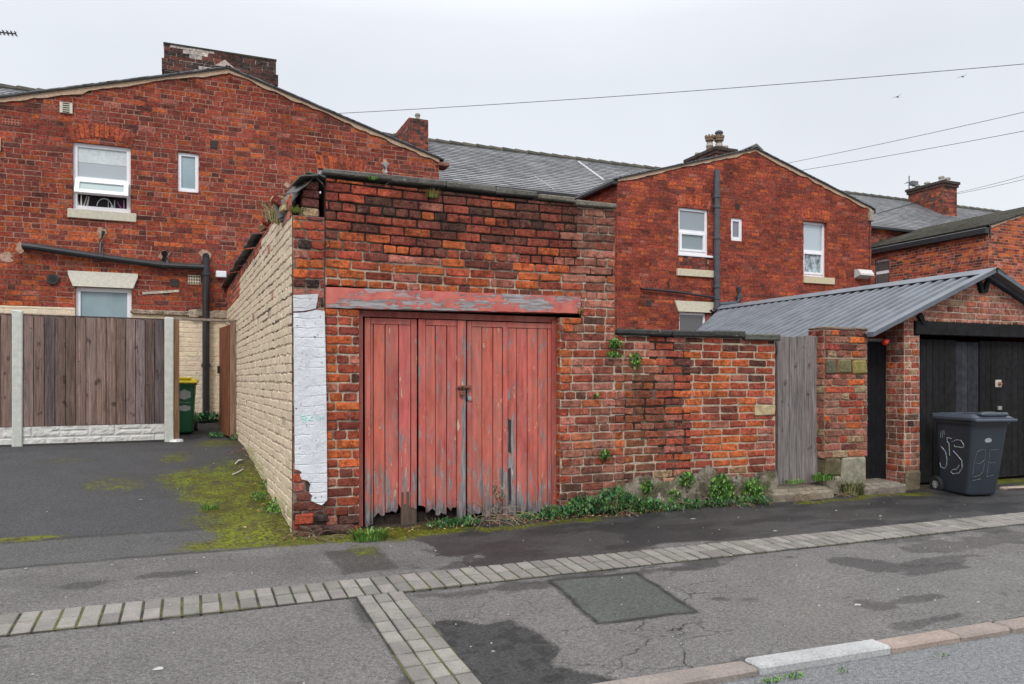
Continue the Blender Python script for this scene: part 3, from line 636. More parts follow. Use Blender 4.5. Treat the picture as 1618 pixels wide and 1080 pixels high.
# lintel
mb = MB(); n_ = 40; vs_ = []; 
for i in range(n_+1):
    x_ = 1.06+(3.485-1.06)*i/n_; zb = 2.11+.035*i/n_; 
    for (y, z) in ((V0-.02, zb+R.uniform(-.003, .003)), (V0-.022, zb+.09), (V0-.02, 2.285+.02*i/n_+R.uniform(-.002, .002)), (V0+.2, 2.29+.015*i/n_), (V0+.2, zb)): vs_.append((x_, y, z))
F = [[i*5+k, (i+1)*5+k, (i+1)*5+(k+1) % 5, i*5+(k+1) % 5] for i in range(n_) for k in range(5)]+[[4, 3, 2, 1, 0], [n_*5+k for k in range(5)]]
mb.add(vs_, F, (.5, .1, .08)); mb.build('lintel', LINTEL, gar, attrs={'wear': lambda x, y, z: np.clip(.35+.35*np.sin(z*60)*0+(2.19-z)*-1.5+.5*(x > 1.9)*(z > 2.22)+.6*(z < 2.2), 0, 1)})
# door frame
RED = (.48, .112, .090)
def wear(x, y, z):
    w = .075*ss(1.0, .35, z)+.15*ss(.38, .25, z)
    w = w+.16*ss(.06, .0, np.abs(x-2.33))*(.5+.8*vnoise(z*3, x*2))*ss(2.0, 1.7, z)
    w = w+.13*ss(.08, .0, np.abs(x-2.80))*ss(1.9, 1.5, z)*(vnoise(z*4, x) > .35)
    w = w+.05*ss(.06, 0, np.abs(x-1.88))
    return w+.03
mb = MB(); gy = V0+.10
mb.bbox(dx0+.003, dx0+.05, gy-.03, gy+.05, .22, 2.08, .004, lerp(RED, (.3, .05, .04), .5)); mb.bbox(dx1-.05, dx1-.003, gy-.03, gy+.05, .2, 2.08, .004, (.30, .055, .045)); mb.box(dx0, dx1, gy-.01, gy+.06, 2.055, 2.108, (.27, .05, .04))
mb.build('door_frame', REDPAINT, gar, attrs={'wear': lambda x, y, z: 0*x-.02})
mb = MB(); mb.box(dx0+.06, dx1-.06, gy+.05, gy+.09, .12, .30, (.03, .022, .018)); mb.box(dx0+.4, dx0+.54, gy+.0, gy+.045, .17, .50, (.10, .07, .055)); mb.build('rotten_sill', WOOD, gar)
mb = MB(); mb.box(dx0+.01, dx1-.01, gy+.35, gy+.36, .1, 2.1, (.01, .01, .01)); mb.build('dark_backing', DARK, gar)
def leaf(px_b, yoff, ztop, stile=(), seed=1, rail=True, tops=None, name='door_leaf', botf=None):
    """boards between pixel columns px_b; each board a jagged-bottomed plank with a groove beside it"""
    rnd = random.Random(seed); m = MB(); X = [atV(p, 600, gy+yoff)[0] for p in px_b]
    for i, (a, b) in enumerate(zip(X, X[1:])):
        st = i in stile; y = gy+yoff-(.008 if st else 0)+rnd.uniform(-.002, .002); th = .022
        c = [q*rnd.uniform(.9, 1.1) for q in RED]; g = .0045 if not st else .0025
        nx_ = max(3, int((b-a)/.018)); rows = 14; bot = (botf(i) if botf else rnd.uniform(.27, .36)); G = []
        zt = ztop-(0 if st or not rail else .055)
        ph = [rnd.uniform(-1, 1) for _ in range(nx_+1)]
        for r in range(rows+1):
            t = r/rows
            for k in range(nx_+1):
                xx = a+g+(b-a-2*g)*k/nx_; zb = bot-.02+ph[k]*.024*(1 if bot > .29 else .35); z = zb+(zt-zb)*t
                G.append((xx+math.sin(z*2+i)*.0015, y+(.0012*math.sin(k*2.1+i) if not st else 0), z))
        n1 = nx_+1; back = [(p[0], p[1]+th, p[2]) for p in G]; N_ = len(G); F = []
        for r in range(rows):
            for k in range(nx_): F.append([r*n1+k, r*n1+k+1, (r+1)*n1+k+1, (r+1)*n1+k]); F.append([N_+r*n1+k, N_+(r+1)*n1+k, N_+(r+1)*n1+k+1, N_+r*n1+k+1])
            F.append([r*n1, (r+1)*n1, N_+(r+1)*n1, N_+r*n1]); F.append([r*n1+nx_, N_+r*n1+nx_, N_+(r+1)*n1+nx_, (r+1)*n1+nx_])
        for k in range(nx_): F.append([k, N_+k, N_+k+1, k+1]); F.append([rows*n1+k, rows*n1+k+1, N_+rows*n1+k+1, N_+rows*n1+k])
        m.add(G+back, F, tuple(c))
    a, b = X[0], X[-1]
    if rail:
        m.bbox(a+.002+(X[1]-X[0] if 0 in stile else 0), b-.002-(X[-1]-X[-2] if (len(X)-2) in stile else 0), gy+yoff-.007, gy+yoff+.014, ztop-.052, ztop, .003, RED)
    for zz in (.75, 1.75): m.box(a+.02, b-.02, gy+yoff+.024, gy+yoff+.05, zz-.06, zz+.06, (.1, .05, .04))
    return m.build(name, REDPAINT, gar, attrs={'wear': wear, 'rot': lambda x, y, z: ss(.40, .27, z)})
leaf([576, 585.5, 590, 608.5, 629.5, 649, 658.5], 0, 2.045, (0, 5), 1, botf=lambda i: (.235, .25, .33, .36, .40, .36)[i])
leaf([661, 672.5, 688, 706, 722, 736], -.022, 2.045, (0, 4), 2, botf=lambda i: (.38, .33, .30, .34, .245)[i])
d3 = leaf([737.5, 745, 761.5, 779, 794, 802, 816, 833, 850, 865, 877, 883], -.004, 2.045, (0, 4), 3, botf=lambda i: (.26, .28, .25, .27, .25, .24, .26, .25, .25, .24, .24)[i])
# splits in the third leaf
mb = MB()
for P in ([(803, 661), (808, 664), (807, 700), (808, 716), (803, 713), (804, 690)], [(803, 741), (807, 738), (808, 790), (804, 800)], [(800, 606), (804, 615), (807, 628), (802, 634), (799, 622)]):
    flat(P, gy-.0075, .001, mb, (.02, .018, .018) if P[0][1] > 640 else (.2, .19, .2))
mb.build('split', ANYM, d3)
# bolt, hasp and padlock
mb = MB(); p = atV(724, 614, gy-.04); q = atV(744, 614, gy-.04)
mb.bbox(p[0], q[0], gy-.045, gy-.03, p[2]-.006, p[2]+.030, .003, (.15, .05, .03)); mb.tube([(p[0]-.02, gy-.05, p[2]+.012), (q[0]-.02, gy-.05, p[2]+.012)], .008, 8)
mb.tube([(p[0]+.02, gy-.055, p[2]-.03), (p[0]+.02, gy-.06, p[2]+.02), (p[0]+.05, gy-.06, p[2]+.02), (p[0]+.05, gy-.055, p[2]-.03)], .005, 6)
mb.bbox(p[0]+.008, p[0]+.062, gy-.07, gy-.045, p[2]-.065, p[2]-.022, .006, (.1, .05, .04)); mb.build('padlock_bolt', RUST, d3)
mb = MB(); p = atV(742, 629, gy-.03); mb.tube([(p[0], gy-.034, p[2]), (p[0], gy-.006, p[2])], [.02, .022], 14); mb.tube([(p[0], gy-.04, p[2]), (p[0], gy-.033, p[2])], [.009, .009], 8); mb.build('cylinder_lock', STEEL, d3)
# ================================================================== YARD WALL
yw = thing('yard_wall', 'weathered red brick yard wall with dark stone coping between red garage doors and grey gate', 'wall', (4.9, V0, .2))
YX0, YX1 = XR+.005, 5.885
def yardcol(u, z, rnd):
    n = float(fbm(u*1.3+8, z*1.7)); top = max(0, min(1, (z-1.45)/.3)); g = max(0, 1-abs(u-4.15)/.38)*max(0, min(1, (1.75-z)/.2))*(.4+n)
    w = [1.6+1.2*(u > 4.7)-top*.8, 2.6, 1.4, .7+1.6*top*(u < 5.2), .05+2.0*top*(u > 4.2), .9+1.4*(u < 4.6), 0]
    c = pick([max(0, q) for q in w], rnd)
    c = lerp(c, (.085, .065, .035), min(.8, g*.95))
    c = lerp(c, (.36, .10, .055), .22)
    if z < .55: c = lerp(c, pick((0, 0, 1, 2, 1, .5, 2), rnd), .7)
    return c
mb = MB()
brickwall(mb, (0, V0, 0), (1, 0, 0), (0, -1, 0), YX0, YX1, .10, 1.945, yardcol, mk_mort((.47, .385, .29), (.035, .03, .025), lambda u, z: .05+(.9 if (float(fbm(u*1.5+2, z*2.5+4)) > .53 and u < 4.75) else 0)), holes=[(5.60, 5.885, 1.105, 1.235)]+[(XR-.1, XR+.115, .1+.081*k, .181+.081*k) for k in range(1, 23, 2)], dep=.009, jit=.006, seed=41, gap=.017, hdr=0, drop=.004)
mb.box(YX0, YX1, V0+.004, V0+.22, 0, 1.94, RD)
brickwall(mb, (YX0-.03, V0, 0), (0, 1, 0), (-1, 0, 0), 0, .0, 0, 0, yardcol, mk_mort()) if False else None
mb.build('brickwork', [BRICK, MORTAR], yw)
mb = MB(); mb.bbox(5.605, 5.885, V0-.015, V0+.05, 1.11, 1.232, .012, (.42, .34, .19), 0, None, .006)
mb.build('stone_block', STONE, yw, label='pale yellow sandstone block set in the end of the wall')
mb = MB()   # rough rendered plinth with stones
nx_, nz_ = 70, 14; vs_ = []
for r in range(nz_+1):
    for k in range(nx_+1):
        x_ = XR-.35+(YX1-XR+.35)*k/nx_; h_ = .40+.24*float(fbm(x_*4, 2, 5))-.16*float(ss(4.2, 3.6, x_)); z = .12+(h_-.12)*r/nz_
        vs_.append((x_, V0-.012-.075*float(fbm(x_*7, z*9, 5))*(1-(r/nz_)**3), z))
mb.add(vs_, [[r*(nx_+1)+k, r*(nx_+1)+k+1, (r+1)*(nx_+1)+k+1, (r+1)*(nx_+1)+k] for r in range(nz_) for k in range(nx_)], (.21, .175, .125))
def plinth_b(n):
    c = n.mix(n.noise(7, 7, a=.42, b=.60, rough=.7), (.10, .085, .05), (.34, .30, .23)); c = n.mix(n.noise(4, 6, a=.5, b=.62), c, (.12, .125, .05)); c = n.mix(n.noise(22, 6, a=.56, b=.62, rough=.75), c, (.035, .028, .022)); c = n.mix(n.noise(11, 5, a=.62, b=.68), c, (.55, .50, .42))
    n.set('Base Color', c); n.set('Roughness', .95); n.bump(n.noise(16, 8, rough=.75), 1, .03)
mb.build('rough_plinth', mat('crumbling_render', plinth_b), yw, smooth=True)
for i, (a, b) in enumerate(zip([XR+.01, 4.52, 5.05, 5.44], [4.52, 5.05, 5.44, 5.92])):
    mb = MB(); dz = (0, -.004, .003, -.02)[i]; c = ((.035, .034, .033), (.032, .031, .03), (.045, .045, .04), (.085, .085, .07))[i]
    mb.bbox(a+.003, b-.003, V0-.06, V0+.26, 1.945+dz, 2.012+dz, .014, c, 0, None, .006); mb.build('coping_stone', STONE, yw)
# ================================================================== GREY GATE, PIER, BLACK GATE
gg = thing('wooden_gate', 'narrow grey weathered plank gate between yard wall and crumbling brick pier', 'gate', (6.2, 6.7, .3))
mb = MB(); pxs = [1229, 1237, 1247.5, 1259, 1271.5, 1284.5, 1297]
for a, b in zip(pxs, pxs[1:]):
    A = atV(a, 530, 6.68); B_ = atV(b, 530, 6.68); zt = 1.985+(A[0]-6.2)*.05; k = R.uniform(.75, 1.15)
    mb.bbox(A[0]+.0015, B_[0]-.0015, 6.68+R.uniform(-.003, .003), 6.71, .335+R.uniform(-.004, .004), zt+R.uniform(-.008, .008), .004, (.20*k, .178*k, .172*k))
mb.build('planks', WOOD, gg)
mb = MB(); mb.box(5.90, 6.53, 6.715, 6.75, .5, .62, (.1, .09, .085)); mb.box(5.90, 6.53, 6.715, 6.75, 1.6, 1.72, (.1, .09, .085)); mb.box(5.885, 5.925, 6.70, 6.8, .2, 1.97, (.06, .055, .05)); mb.build('rails', WOOD, gg)
pier = thing('brick_pier', 'crumbling brick pier with mossy sandstone blocks between grey gate and black gate', 'pier', (6.88, V0, .2))
mb = MB()
def piercol(u, z, rnd): return pick((.3, .6, .8, 3, 1.6, .8, .2) if z > 1.78 else (.5, 2.0, 1.3, 1.0, .35, 2.0, .3), rnd) if rnd.random() < .4 else lerp(pick((.5, 2, 1.2, .8, .2, 2, .5), rnd), (.27, .17, .12), .45)
brickwall(mb, (0, V0-.03, 0), (1, 0, 0), (0, -1, 0), 6.56, 7.20, .62, 2.07, piercol, mk_mort((.40, .31, .22), f=lambda u, z: .15+.4*(z > 1.8)), holes=[(6.5, 7.3, 1.56, 1.735)], dep=.013, jit=.006, seed=51, gap=.013, hdr=3)
brickwall(mb, (6.56, V0-.03, 0), (0, 1, 0), (-1, 0, 0), 0, .2, .62, 2.07, piercol, mk_mort((.30, .22, .16)), dep=.008, jit=.005, seed=52, hdr=3)
brickwall(mb, (7.20, V0-.03, 0), (0, 1, 0), (1, 0, 0), 0, .25, .62, 2.07, piercol, mk_mort((.30, .22, .16)), dep=.012, jit=.006, seed=53, hdr=2)
mb.box(6.565, 7.195, V0-.028, V0+.22, .62, 2.06, MR)
mb.build('brickwork', [BRICK, MORTAR], pier)
for (a, b, c, d, col) in ((6.57, 6.74, 1.565, 1.73, (.09, .085, .05)), (6.745, 6.97, 1.565, 1.73, (.15, .13, .06)), (6.975, 7.195, 1.565, 1.73, (.22, .18, .055)), (6.57, 6.80, .42, .62, (.10, .085, .04)), (6.805, 7.18, .30, .62, (.26, .24, .18)), (6.60, 6.80, .2, .42, (.22, .19, .14)), (6.58, 7.17, .1, .615, (.15, .13, .09))):
    mb = MB(); mb.bbox(a, b, V0-.05+(.04 if d-c > .4 else 0), V0+.1+(.13 if d-c > .4 else 0), c, d, .022, col, 0, None, .01); mb.build('stone_block', STONE, pier)
mb = MB()
for (a, b) in ((6.56, 6.80), (6.80, 7.02), (7.02, 7.20)): mb.bbox(a, b, V0-.045, V0+.23, 2.066, 2.10, .01, (.16, .12, .09), 0, None, .006)
mb.build('mortar_cap', STONE, pier)
bgate = thing('wooden_gate', 'narrow black painted plank gate beside the corrugated roof garage', 'gate', (7.5, 6.9, .3))
mb = MB(); x_ = 7.205
while x_ < 7.87:
    mb.bbox(x_+.002, x_+.092, 6.86, 6.885, .30, 1.96, .004, (.012*R.uniform(.7, 1.4), .012, .014)); x_ += .094
mb.build('planks', BLACKP, bgate)
mb = MB(); mb.box(7.2, 7.86, 6.84, 6.90, 1.965, 2.0, (.16, .15, .14)); mb.build('top_rail', WOOD, bgate)
# red lamp on strap
p = atV(1399, 540, 6.62)
rl = thing('hanging_lamp', 'small red plastic lamp hanging by a black strap at the top of the black gate', 'lamp', p)
mb = MB(); s_ = []
M = Matrix.Translation(p) @ Matrix.Rotation(math.radians(65), 4, 'Y')
ring = [(-.035, .012), (-.03, .026), (-.01, .034), (.012, .036), (.03, .03), (.04, .016), (.042, .002)]
mb.tube([M @ Vector((0, 0, -z)) for z, r in ring], [r for z, r in ring], 16, (.75, .035, .012)); mb.build('lens', SATIN, rl, smooth=True)
mb = MB(); mb.tube([M @ Vector((0, 0, .028)), M @ Vector((0, 0, .055))], [.03, .022], 14, (.02, .02, .022)); a = atV(1395, 527, 6.74); b = atV(1408, 535, 6.74); c = atV(1404, 524, 6.74)
mb.tube([a, p, b], .007, 6, (.015, .015, .03)); mb.tube([a, c, b], .006, 6, (.015, .015, .03)); mb.build('strap', SATIN, rl)
# stone steps
for (pts, lab, c) in (([(1222, 779), (1222, 764), (1262, 762), (1315, 765), (1318, 777), (1290, 782)], 'worn low stone step below the grey plank gate', (.20, .17, .125)), ([(1365, 773), (1367, 757), (1400, 756), (1432, 760), (1436, 772)], 'worn low stone step below the black gate', (.185, .16, .13))):
    x0 = atV(pts[0][0], 770, V0-.12)[0]; x1 = atV(pts[-2][0], 770, V0-.12)[0]
    st = MB(); st.bbox(x0, x1, V0-.14, V0+.1, .1, .285, .025, c, 0, None, .012); st.bbox(x0+.03, x1-.05, V0-.10, V0+.24, .2, .315, .02, c, 0, None, .008)
    o = st.build('stone_step', STONE); meta(o, lab, 'step')
# ================================================================== RIGHT GARAGE (corrugated roof)
rg = thing('brick_garage', 'pinkish brick garage with grey corrugated sheet roof and black double doors', 'garage', (9.26, 6.9, .2))
def rgcol(u, z, rnd):
    c = pick((.7, 2.0, .8, .25, .1, 5, .5), rnd)
    c = lerp(c, (.50, .25, .18), rnd.uniform(.2, .7) if z > 2.1 else rnd.uniform(.05, .35))
    if z < 1.1 and rnd.random() < .5: c = lerp(c, (.12, .10, .07), .55)
    return c
RM = mk_mort((.55, .44, .36), (.2, .16, .12), lambda u, z: .1)
GX0, GX1, APX, APZ = 7.83, 10.70, 9.17, 2.79
SLOPE = .405
mb = MB()
brickwall(mb, (0, V0, 0), (1, 0, 0), (0, -1, 0), GX0, GX1+.1, .25, 3.0, rgcol, RM, holes=[(8.075, 10.45, -1, 2.03), (7.98, 10.6, 2.03, 2.21)], clips=[(-SLOPE, 1, APZ-SLOPE*APX), (SLOPE, 1, APZ+SLOPE*APX)], course=.077, L=.228, dep=.008, jit=.003, seed=61, gap=.011, hdr=2)
brickwall(mb, (GX0, V0, 0), (0, 1, 0), (-1, 0, 0), 0, .26, .25, 2.2, rgcol, RM, course=.077, L=.228, dep=.006, jit=.003, seed=62, hdr=2)
mb.box(GX0+.004, 8.07, V0+.004, V0+.21, .1, 2.03, PK); mb.box(10.46, GX1, V0+.004, V0+.21, .1, 2.03, PK)
mb.prism([(GX0+.01, V0+.005, 2.215), (GX1, V0+.005, 2.215), (APX, V0+.005, APZ-.02)], (0, .2, 0), PK)
mb.box(GX0+.004, GX0+.2, V0+.26, 10.6, .1, 2.12, RD); mb.box(GX1-.2, GX1, V0+.22, 12.1, .1, 2.2, RD)
mb.prism([(APX, 11.5, .1), (GX1, 11.5, .1), (GX1, 11.5, 2.15), (APX, 11.5, APZ-.05)], (0, .2, 0), RD); mb.prism([(GX0+.01, 10.55, .1), (APX, 11.5, .1), (APX, 11.5, APZ-.05), (GX0+.01, 10.55, 2.15)], (0, .2, 0), RD)
mb.build('walls', [BRICK, MORTAR], rg)
mb = MB(); mb.bbox(GX0, 8.065, V0-.03, V0+.1, .18, .42, .02, (.14, .11, .07), 0, None, .01); mb.build('stone_block', STONE, rg)
mb = MB(); mb.bbox(7.985, 10.6, V0-.035, V0+.1, 2.045, 2.205, .006, (.016, .015, .016)); mb.box(8.075, 8.115, V0+.03, V0+.12, .22, 2.04, (.02, .02, .023)); mb.box(8.06, 8.074, V0-.005, V0+.03, .2, 2.04, (.32, .28, .3)); mb.build('door_frame', BLACKP, rg)
for nm, xa, xb in (('door_leaf', 8.12, 9.27), ('door_leaf', 9.275, 10.44)):
    mb = MB(); x_ = xa; k = 0
    while x_ < xb-.02:
        w = min(.103, xb-x_); c = (.014, .0135, .0145) if not (8.75 < x_ < 9.2) else (.028, .031, .037)
        kk = R.uniform(.75, 1.3); mb.bbox(x_+.0015, x_+w-.0015, V0+.10+R.uniform(-.002, .002), V0+.125, .24, 2.0-.02*(8.75 < x_ < 9.2), .004, tuple(q*kk for q in c)); x_ += w
    dl = mb.build(nm, BLACKP, rg)
    if xa < 9:
        mb = MB(); p = atV(1578, 606, V0+.09); mb.bbox(p[0]-.06, p[0]+.05, V0+.085, V0+.099, p[2]-.045, p[2]+.05, .004, (.45, .40, .35)); mb.tube([(p[0], V0+.085, p[2]), (p[0], V0+.05, p[2])], [.025, .018], 10, (.25, .12, .07)); mb.build('lock_plate', ANYM, dl)
        mb = MB(); p = atV(1578, 645, V0+.09); mb.bbox(p[0]-.03, p[0]+.04, V0+.07, V0+.098, p[2]-.02, p[2]+.03, .004, (.6, .6, .6)); mb.build('hasp', STEEL, dl)
# small black timber brackets at apex and eave
for P in ([(1547, 444), (1552, 442), (1556, 462), (1552, 463)], [(1566, 443), (1561, 442), (1555, 461), (1561, 462)], [(1452, 499), (1458, 494), (1464, 511), (1459, 512)]): mb = MB(); flat(P, V0-.05, .05, mb, (.014, .016, .016)); mb.build('timber_bracket', BLACKP, rg)
# corrugated roof: trapezoidal ribs running down the slope
def ribprofile(v):
    t = (v/.168) % 1
    if t < .42: return 0
    if t < .52: return .030*(t-.42)/.1
    if t < .80: return .030
    if t < .90: return .030*(.9-t)/.1
    return 0
for side in (-1, 1):
    mb = MB(); vlist = []; v_ = 0
    while v_ < 5.65:
        for t in (0, .42, .52, .80, .90): vlist.append(v_+t*.168)
        v_ += .168
    ext = 2.05 if side < 0 else 1.75; G = []; ns = 10
    for k in range(ns+1):
        s_ = .04+(ext-.04)*k/ns
        for v in vlist:
            vv = min(v, 5.30-.78*s_) if side < 0 else v; G.append((APX+side*s_, 6.42+vv, APZ+.045-SLOPE*s_+ribprofile(v+1e-6)+.004*math.sin(v*2.2+k*.4)))
    m_ = len(vlist); F = [[k*m_+i, k*m_+i+1, (k+1)*m_+i+1, (k+1)*m_+i] for k in range(ns) for i in range(m_-1)]
    mb.add(G, F, (.1, .1, .1)); N_ = len(G); mb.add([(p[0], p[1], p[2]-.006) for p in G], [f[::-1] for f in F], (.05, .05, .05))
    rf = mb.build('roof_sheet', SHEET, rg)
    mb = MB(); e = [(APX+side*.02, 6.40, APZ+.085), (APX+side*ext, 6.40, APZ+.085-SLOPE*ext)]; mb.prism([e[0], e[1], (e[1][0], 6.40, e[1][2]-.055), (e[0][0], 6.40, e[0][2]-.055)], (0, .09, 0), (.1, .1, .1)); mb.build('verge_flashing', SHEET, rf)
mb = MB()
for side in (-1, 1): mb.prism([(APX, 6.39, APZ+.10), (APX+side*.17, 6.39, APZ+.09-SLOPE*.17), (APX+side*.17, 11.62, APZ+.09-SLOPE*.17), (APX, 11.72, APZ+.10)], (0, 0, -.006), (.1, .1, .1))
mb.build('ridge_cap', SHEET, rg)
# ================================================================== HOUSES
HV = 14.2
def windows(parent, V, x0, x1, z0, z1, bars=(), rec=.07, fw=.06, pane=PANE, pcol=(.3, .36, .4), label=None, sill=None, arch=0, pcols=None, sash=(), thick=.06, sillcol=(.50, .47, .38), opened=False):
    """window frame (part) with panes and stone sill (sub-parts)"""
    mb = MB(); y0 = V+rec; y1 = y0+thick; c = (.8, .82, .86)
    mb.bbox(x0, x0+fw, y0, y1, z0, z1, .004, c); mb.bbox(x1-fw, x1, y0, y1, z0, z1, .004, c)
    mb.bbox(x0+fw, x1-fw, y0, y1, z1-fw, z1, .004, c); mb.bbox(x0+fw, x1-fw, y0, y1, z0, z0+fw*1.2, .004, c)
    for b in bars: mb.bbox(x0+fw, x1-fw, y0, y1, b-fw*.45, b+fw*.45, .004, c)
    if arch:
        n = 12; pts = [(x0+(x1-x0)*i/n, y0, z1+arch*(1-(2*i/n-1)**2)) for i in range(n+1)]+[(x1, y0, z1-.001), (x0, y0, z1-.001)]
        mb.prism(pts[::-1], (0, thick, 0), c)
    zs = [z0+fw*1.2]+list(bars)+[z1-fw]
    for i in sash:
        a, b = zs[i]+(fw*.45 if i > 0 else 0), zs[i+1]-(fw*.45 if i+2 < len(zs) else 0); g = .05
        mb.bbox(x0+fw-.01, x1-fw+.01, y0-.015, y1-.01, a, a+g, .004, c); mb.bbox(x0+fw-.01, x1-fw+.01, y0-.015, y1-.01, b-g, b, .004, c)
        mb.bbox(x0+fw-.01, x0+fw+g, y0-.015, y1-.01, a+g, b-g, .004, c); mb.bbox(x1-fw-g, x1-fw+.01, y0-.015, y1-.01, a+g, b-g, .004, c)
    w = mb.build('window', UPVC, parent, label=label)
    for i in range(len(zs)-1):
        if opened and i == 0: continue
        p = MB(); p.box(x0+fw*.8, x1-fw*.8, y0+.03, y0+.036, zs[i]-.01, zs[i+1]+.01, (pcols[i] if pcols else pcol)); p.build('pane', pane if not isinstance(pane, (list, tuple)) else pane[i], w)
    if sill:
        s_ = MB(); s_.bbox(sill[0], sill[1], V-.05, V+rec+.02, sill[2], sill[3], .006, sillcol, 0, None, .003); s_.build('sill', ANYM, w)
    return w
def reveal(mb, V, x0, x1, z0, z1, col, d=.14):
    mb.box(x0-.002, x0+.0, V, V+d, z0, z1, col); mb.box(x1, x1+.002, V, V+d, z0, z1, col); mb.box(x0, x1, V+.0, V+d, z1, z1+.002, col); mb.box(x0, x1, V, V+d, z0-.002, z0, col)
def arch_part(parent, V, x0, x1, z, h=.235, rise=.08, n=11, col=OR, seed=1, w=(3, 3, 1, 1, .3, .5, 0)):
    rnd = random.Random(seed); mb = MB(); cx = (x0+x1)/2; hw = (x1-x0)/2
    f = lambda t: z+rise*(1-t*t)
    for i in range(n):
        a = -1+2*i/n+.01; b = -1+2*(i+1)/n-.01; k = 1+.13
        pts = [(cx+a*hw, V-.012, f(a)), (cx+b*hw, V-.012, f(b)), (cx+b*hw*k, V-.012, f(b)+h), (cx+a*hw*k, V-.012, f(a)+h)]
        mb.prism(pts, (0, .12, 0), lerp(pick(w, rnd), (.38, .085, .045), .5))
    mb.prism([(cx-hw, V-.002, z), (cx-hw*.5, V-.002, f(.5)), (cx, V-.002, f(0)), (cx+hw*.5, V-.002, f(.5)), (cx+hw, V-.002, z), (cx+hw*1.12, V-.002, z+h), (cx, V-.002, f(0)+h), (cx-hw*1.12, V-.002, z+h)], (0, .1, 0), (.25, .19, .14), 1)
    return mb.build('brick_arch', [BRICK, MORTAR], parent)
def pipe_part(parent, name, pts, r, mat_=PLASTIC, collars=(), n=12, smooth=True):
    mb = MB(); mb.tube(pts, r, n)
    for c, d in collars:
        c = Vector(c); d = Vector(d).normalized()*.035; mb.tube([c-d, c-d*.98, c+d*.98, c+d], [r*1.02, r*1.28, r*1.28, r*1.02], n)
    return mb.build(name, mat_, parent, smooth=False)
def H(px, py, V=HV): return atV(px, py, V)
# --- row of terraces behind (main range): walls, slate roof, chimneys
row = thing('terraced_house_row', 'long slate roofed brick terrace running behind the rear wings', 'terrace', (10, 19, .9))
mb = MB(); RV = 19.2; RX0, RX1, EZ, RGV, RGZ = -14, 46, 6.66, 23.2, 9.0
brickwall(mb, (0, RV, 0), (1, 0, 0), (0, -1, 0), 15.6, 30, 4.5, EZ, lambda u, z, r: pick((1, 3, 3, 1.5, .3, 2, 0), r), mk_mort((.42, .34, .28), f=lambda u, z: 0), near=False, seed=71, dep=.006)
mb.box(RX0, RX1, RV+.01, RGV+4, .5, EZ-.05, MR); mb.build('walls', [BRICK, MORTAR], row)
def slates(mb, O, ud, sdv, W_, Ln, sw=.26, sl=.20, seed=1, cols=((.075, .078, .088), (.26, .265, .275)), tint=None, under=True):
    rnd = random.Random(seed); O = Vector(O); ud = Vector(ud).normalized(); sv = Vector(sdv).normalized(); nv = ud.cross(sv).normalized()
    if nv.z < 0: nv = -nv
    rows = int(Ln/sl); 
    for r in range(rows+1):
        s0 = r*sl; u = -(sw/2 if r % 2 else 0)
        while u < W_:
            a, b = max(0, u), min(W_, u+sw); u += sw
            if b-a < .03: continue
            s1 = min(s0+sl+.03, Ln); dy = rnd.uniform(-.012, .012)
            q = [O+ud*(a+.003)+sv*(s0+dy)+nv*.028, O+ud*(b-.003)+sv*(s0+dy+rnd.uniform(-.006, .006))+nv*.028, O+ud*(b-.003)+sv*s1+nv*.004, O+ud*(a+.003)+sv*s1+nv*.004]
            c = lerp(cols[0], cols[1], min(1, max(0, .5*rnd.random()+.6*float(fbm(a*.8+seed, s0*1.2))-.05)))
            if tint: c = tint(a, s0, c, rnd)
            qb = [p-nv*.014 for p in q[:2]]
            mb.add(q+qb, [[0, 1, 2, 3], [4, 5, 1, 0], [0, 3, 4], [1, 5, 2]], c)
    if under: mb.add([O, O+ud*W_, O+ud*W_+sv*Ln, O+sv*Ln], [(0, 1, 2, 3)], (.03, .03, .032))
mb = MB(); e0 = Vector((RX0, RV-.18, EZ-.02)); sv = Vector((0, RGV-RV+.18, RGZ-EZ)); SLn = sv.length
slates(mb, e0, (1, 0, 0), sv, RX1-RX0, SLn, .27, .2, 5)
mb.add([(RX0, RGV, RGZ), (RX1, RGV, RGZ), (RX1, RGV+4.2, EZ), (RX0, RGV+4.2, EZ)], [(3, 2, 1, 0)], (.1, .1, .11))
roof = mb.build('roof', SLATE, row)
mb = MB(); x_ = RX0
while x_ < RX1:
    mb.tube([(x_, RGV, RGZ-.03+.0), (x_+.02, RGV, RGZ-.01), (x_+.44, RGV, RGZ-.02)], [.10, .115, .095], 8, lerp((.055, .055, .045), (.11, .10, .08), R.random())); x_ += .45
mb.build('ridge_tiles', STONE, roof)
mb = MB(); mb.bbox(RX0, RX1, RV-.30, RV-.17, EZ-.11, EZ-.005, .02, (.018, .018, .02)); mb.build('gutter', PLASTIC, row)
mb = MB()   # lead / mastic lines down the slates
def roofpt(px, py, lift=.03):
    r = ray(px, py); k = (RGZ-EZ)/(RGV-RV+.18); # plane z = EZ + k (y-(RV-.18))
    t = (EZ-.02-k*(RV-.18)-1.5+lift)/(r[2]-k*r[1]); return (r[0]*t, r[1]*t, 1.5+r[2]*t)
for a, b, r_, c in (((914, 255), (954, 284), .03, (.46, .48, .51)), ((843, 277), (878, 301), .013, (.30, .31, .33)), ((1386, 337), (1463, 315), .02, (.05, .05, .055))): mb = MB(); mb.tube([roofpt(*a), roofpt(*b)], r_, 6, c); mb.build('flashing_strip', ANYM, roof)
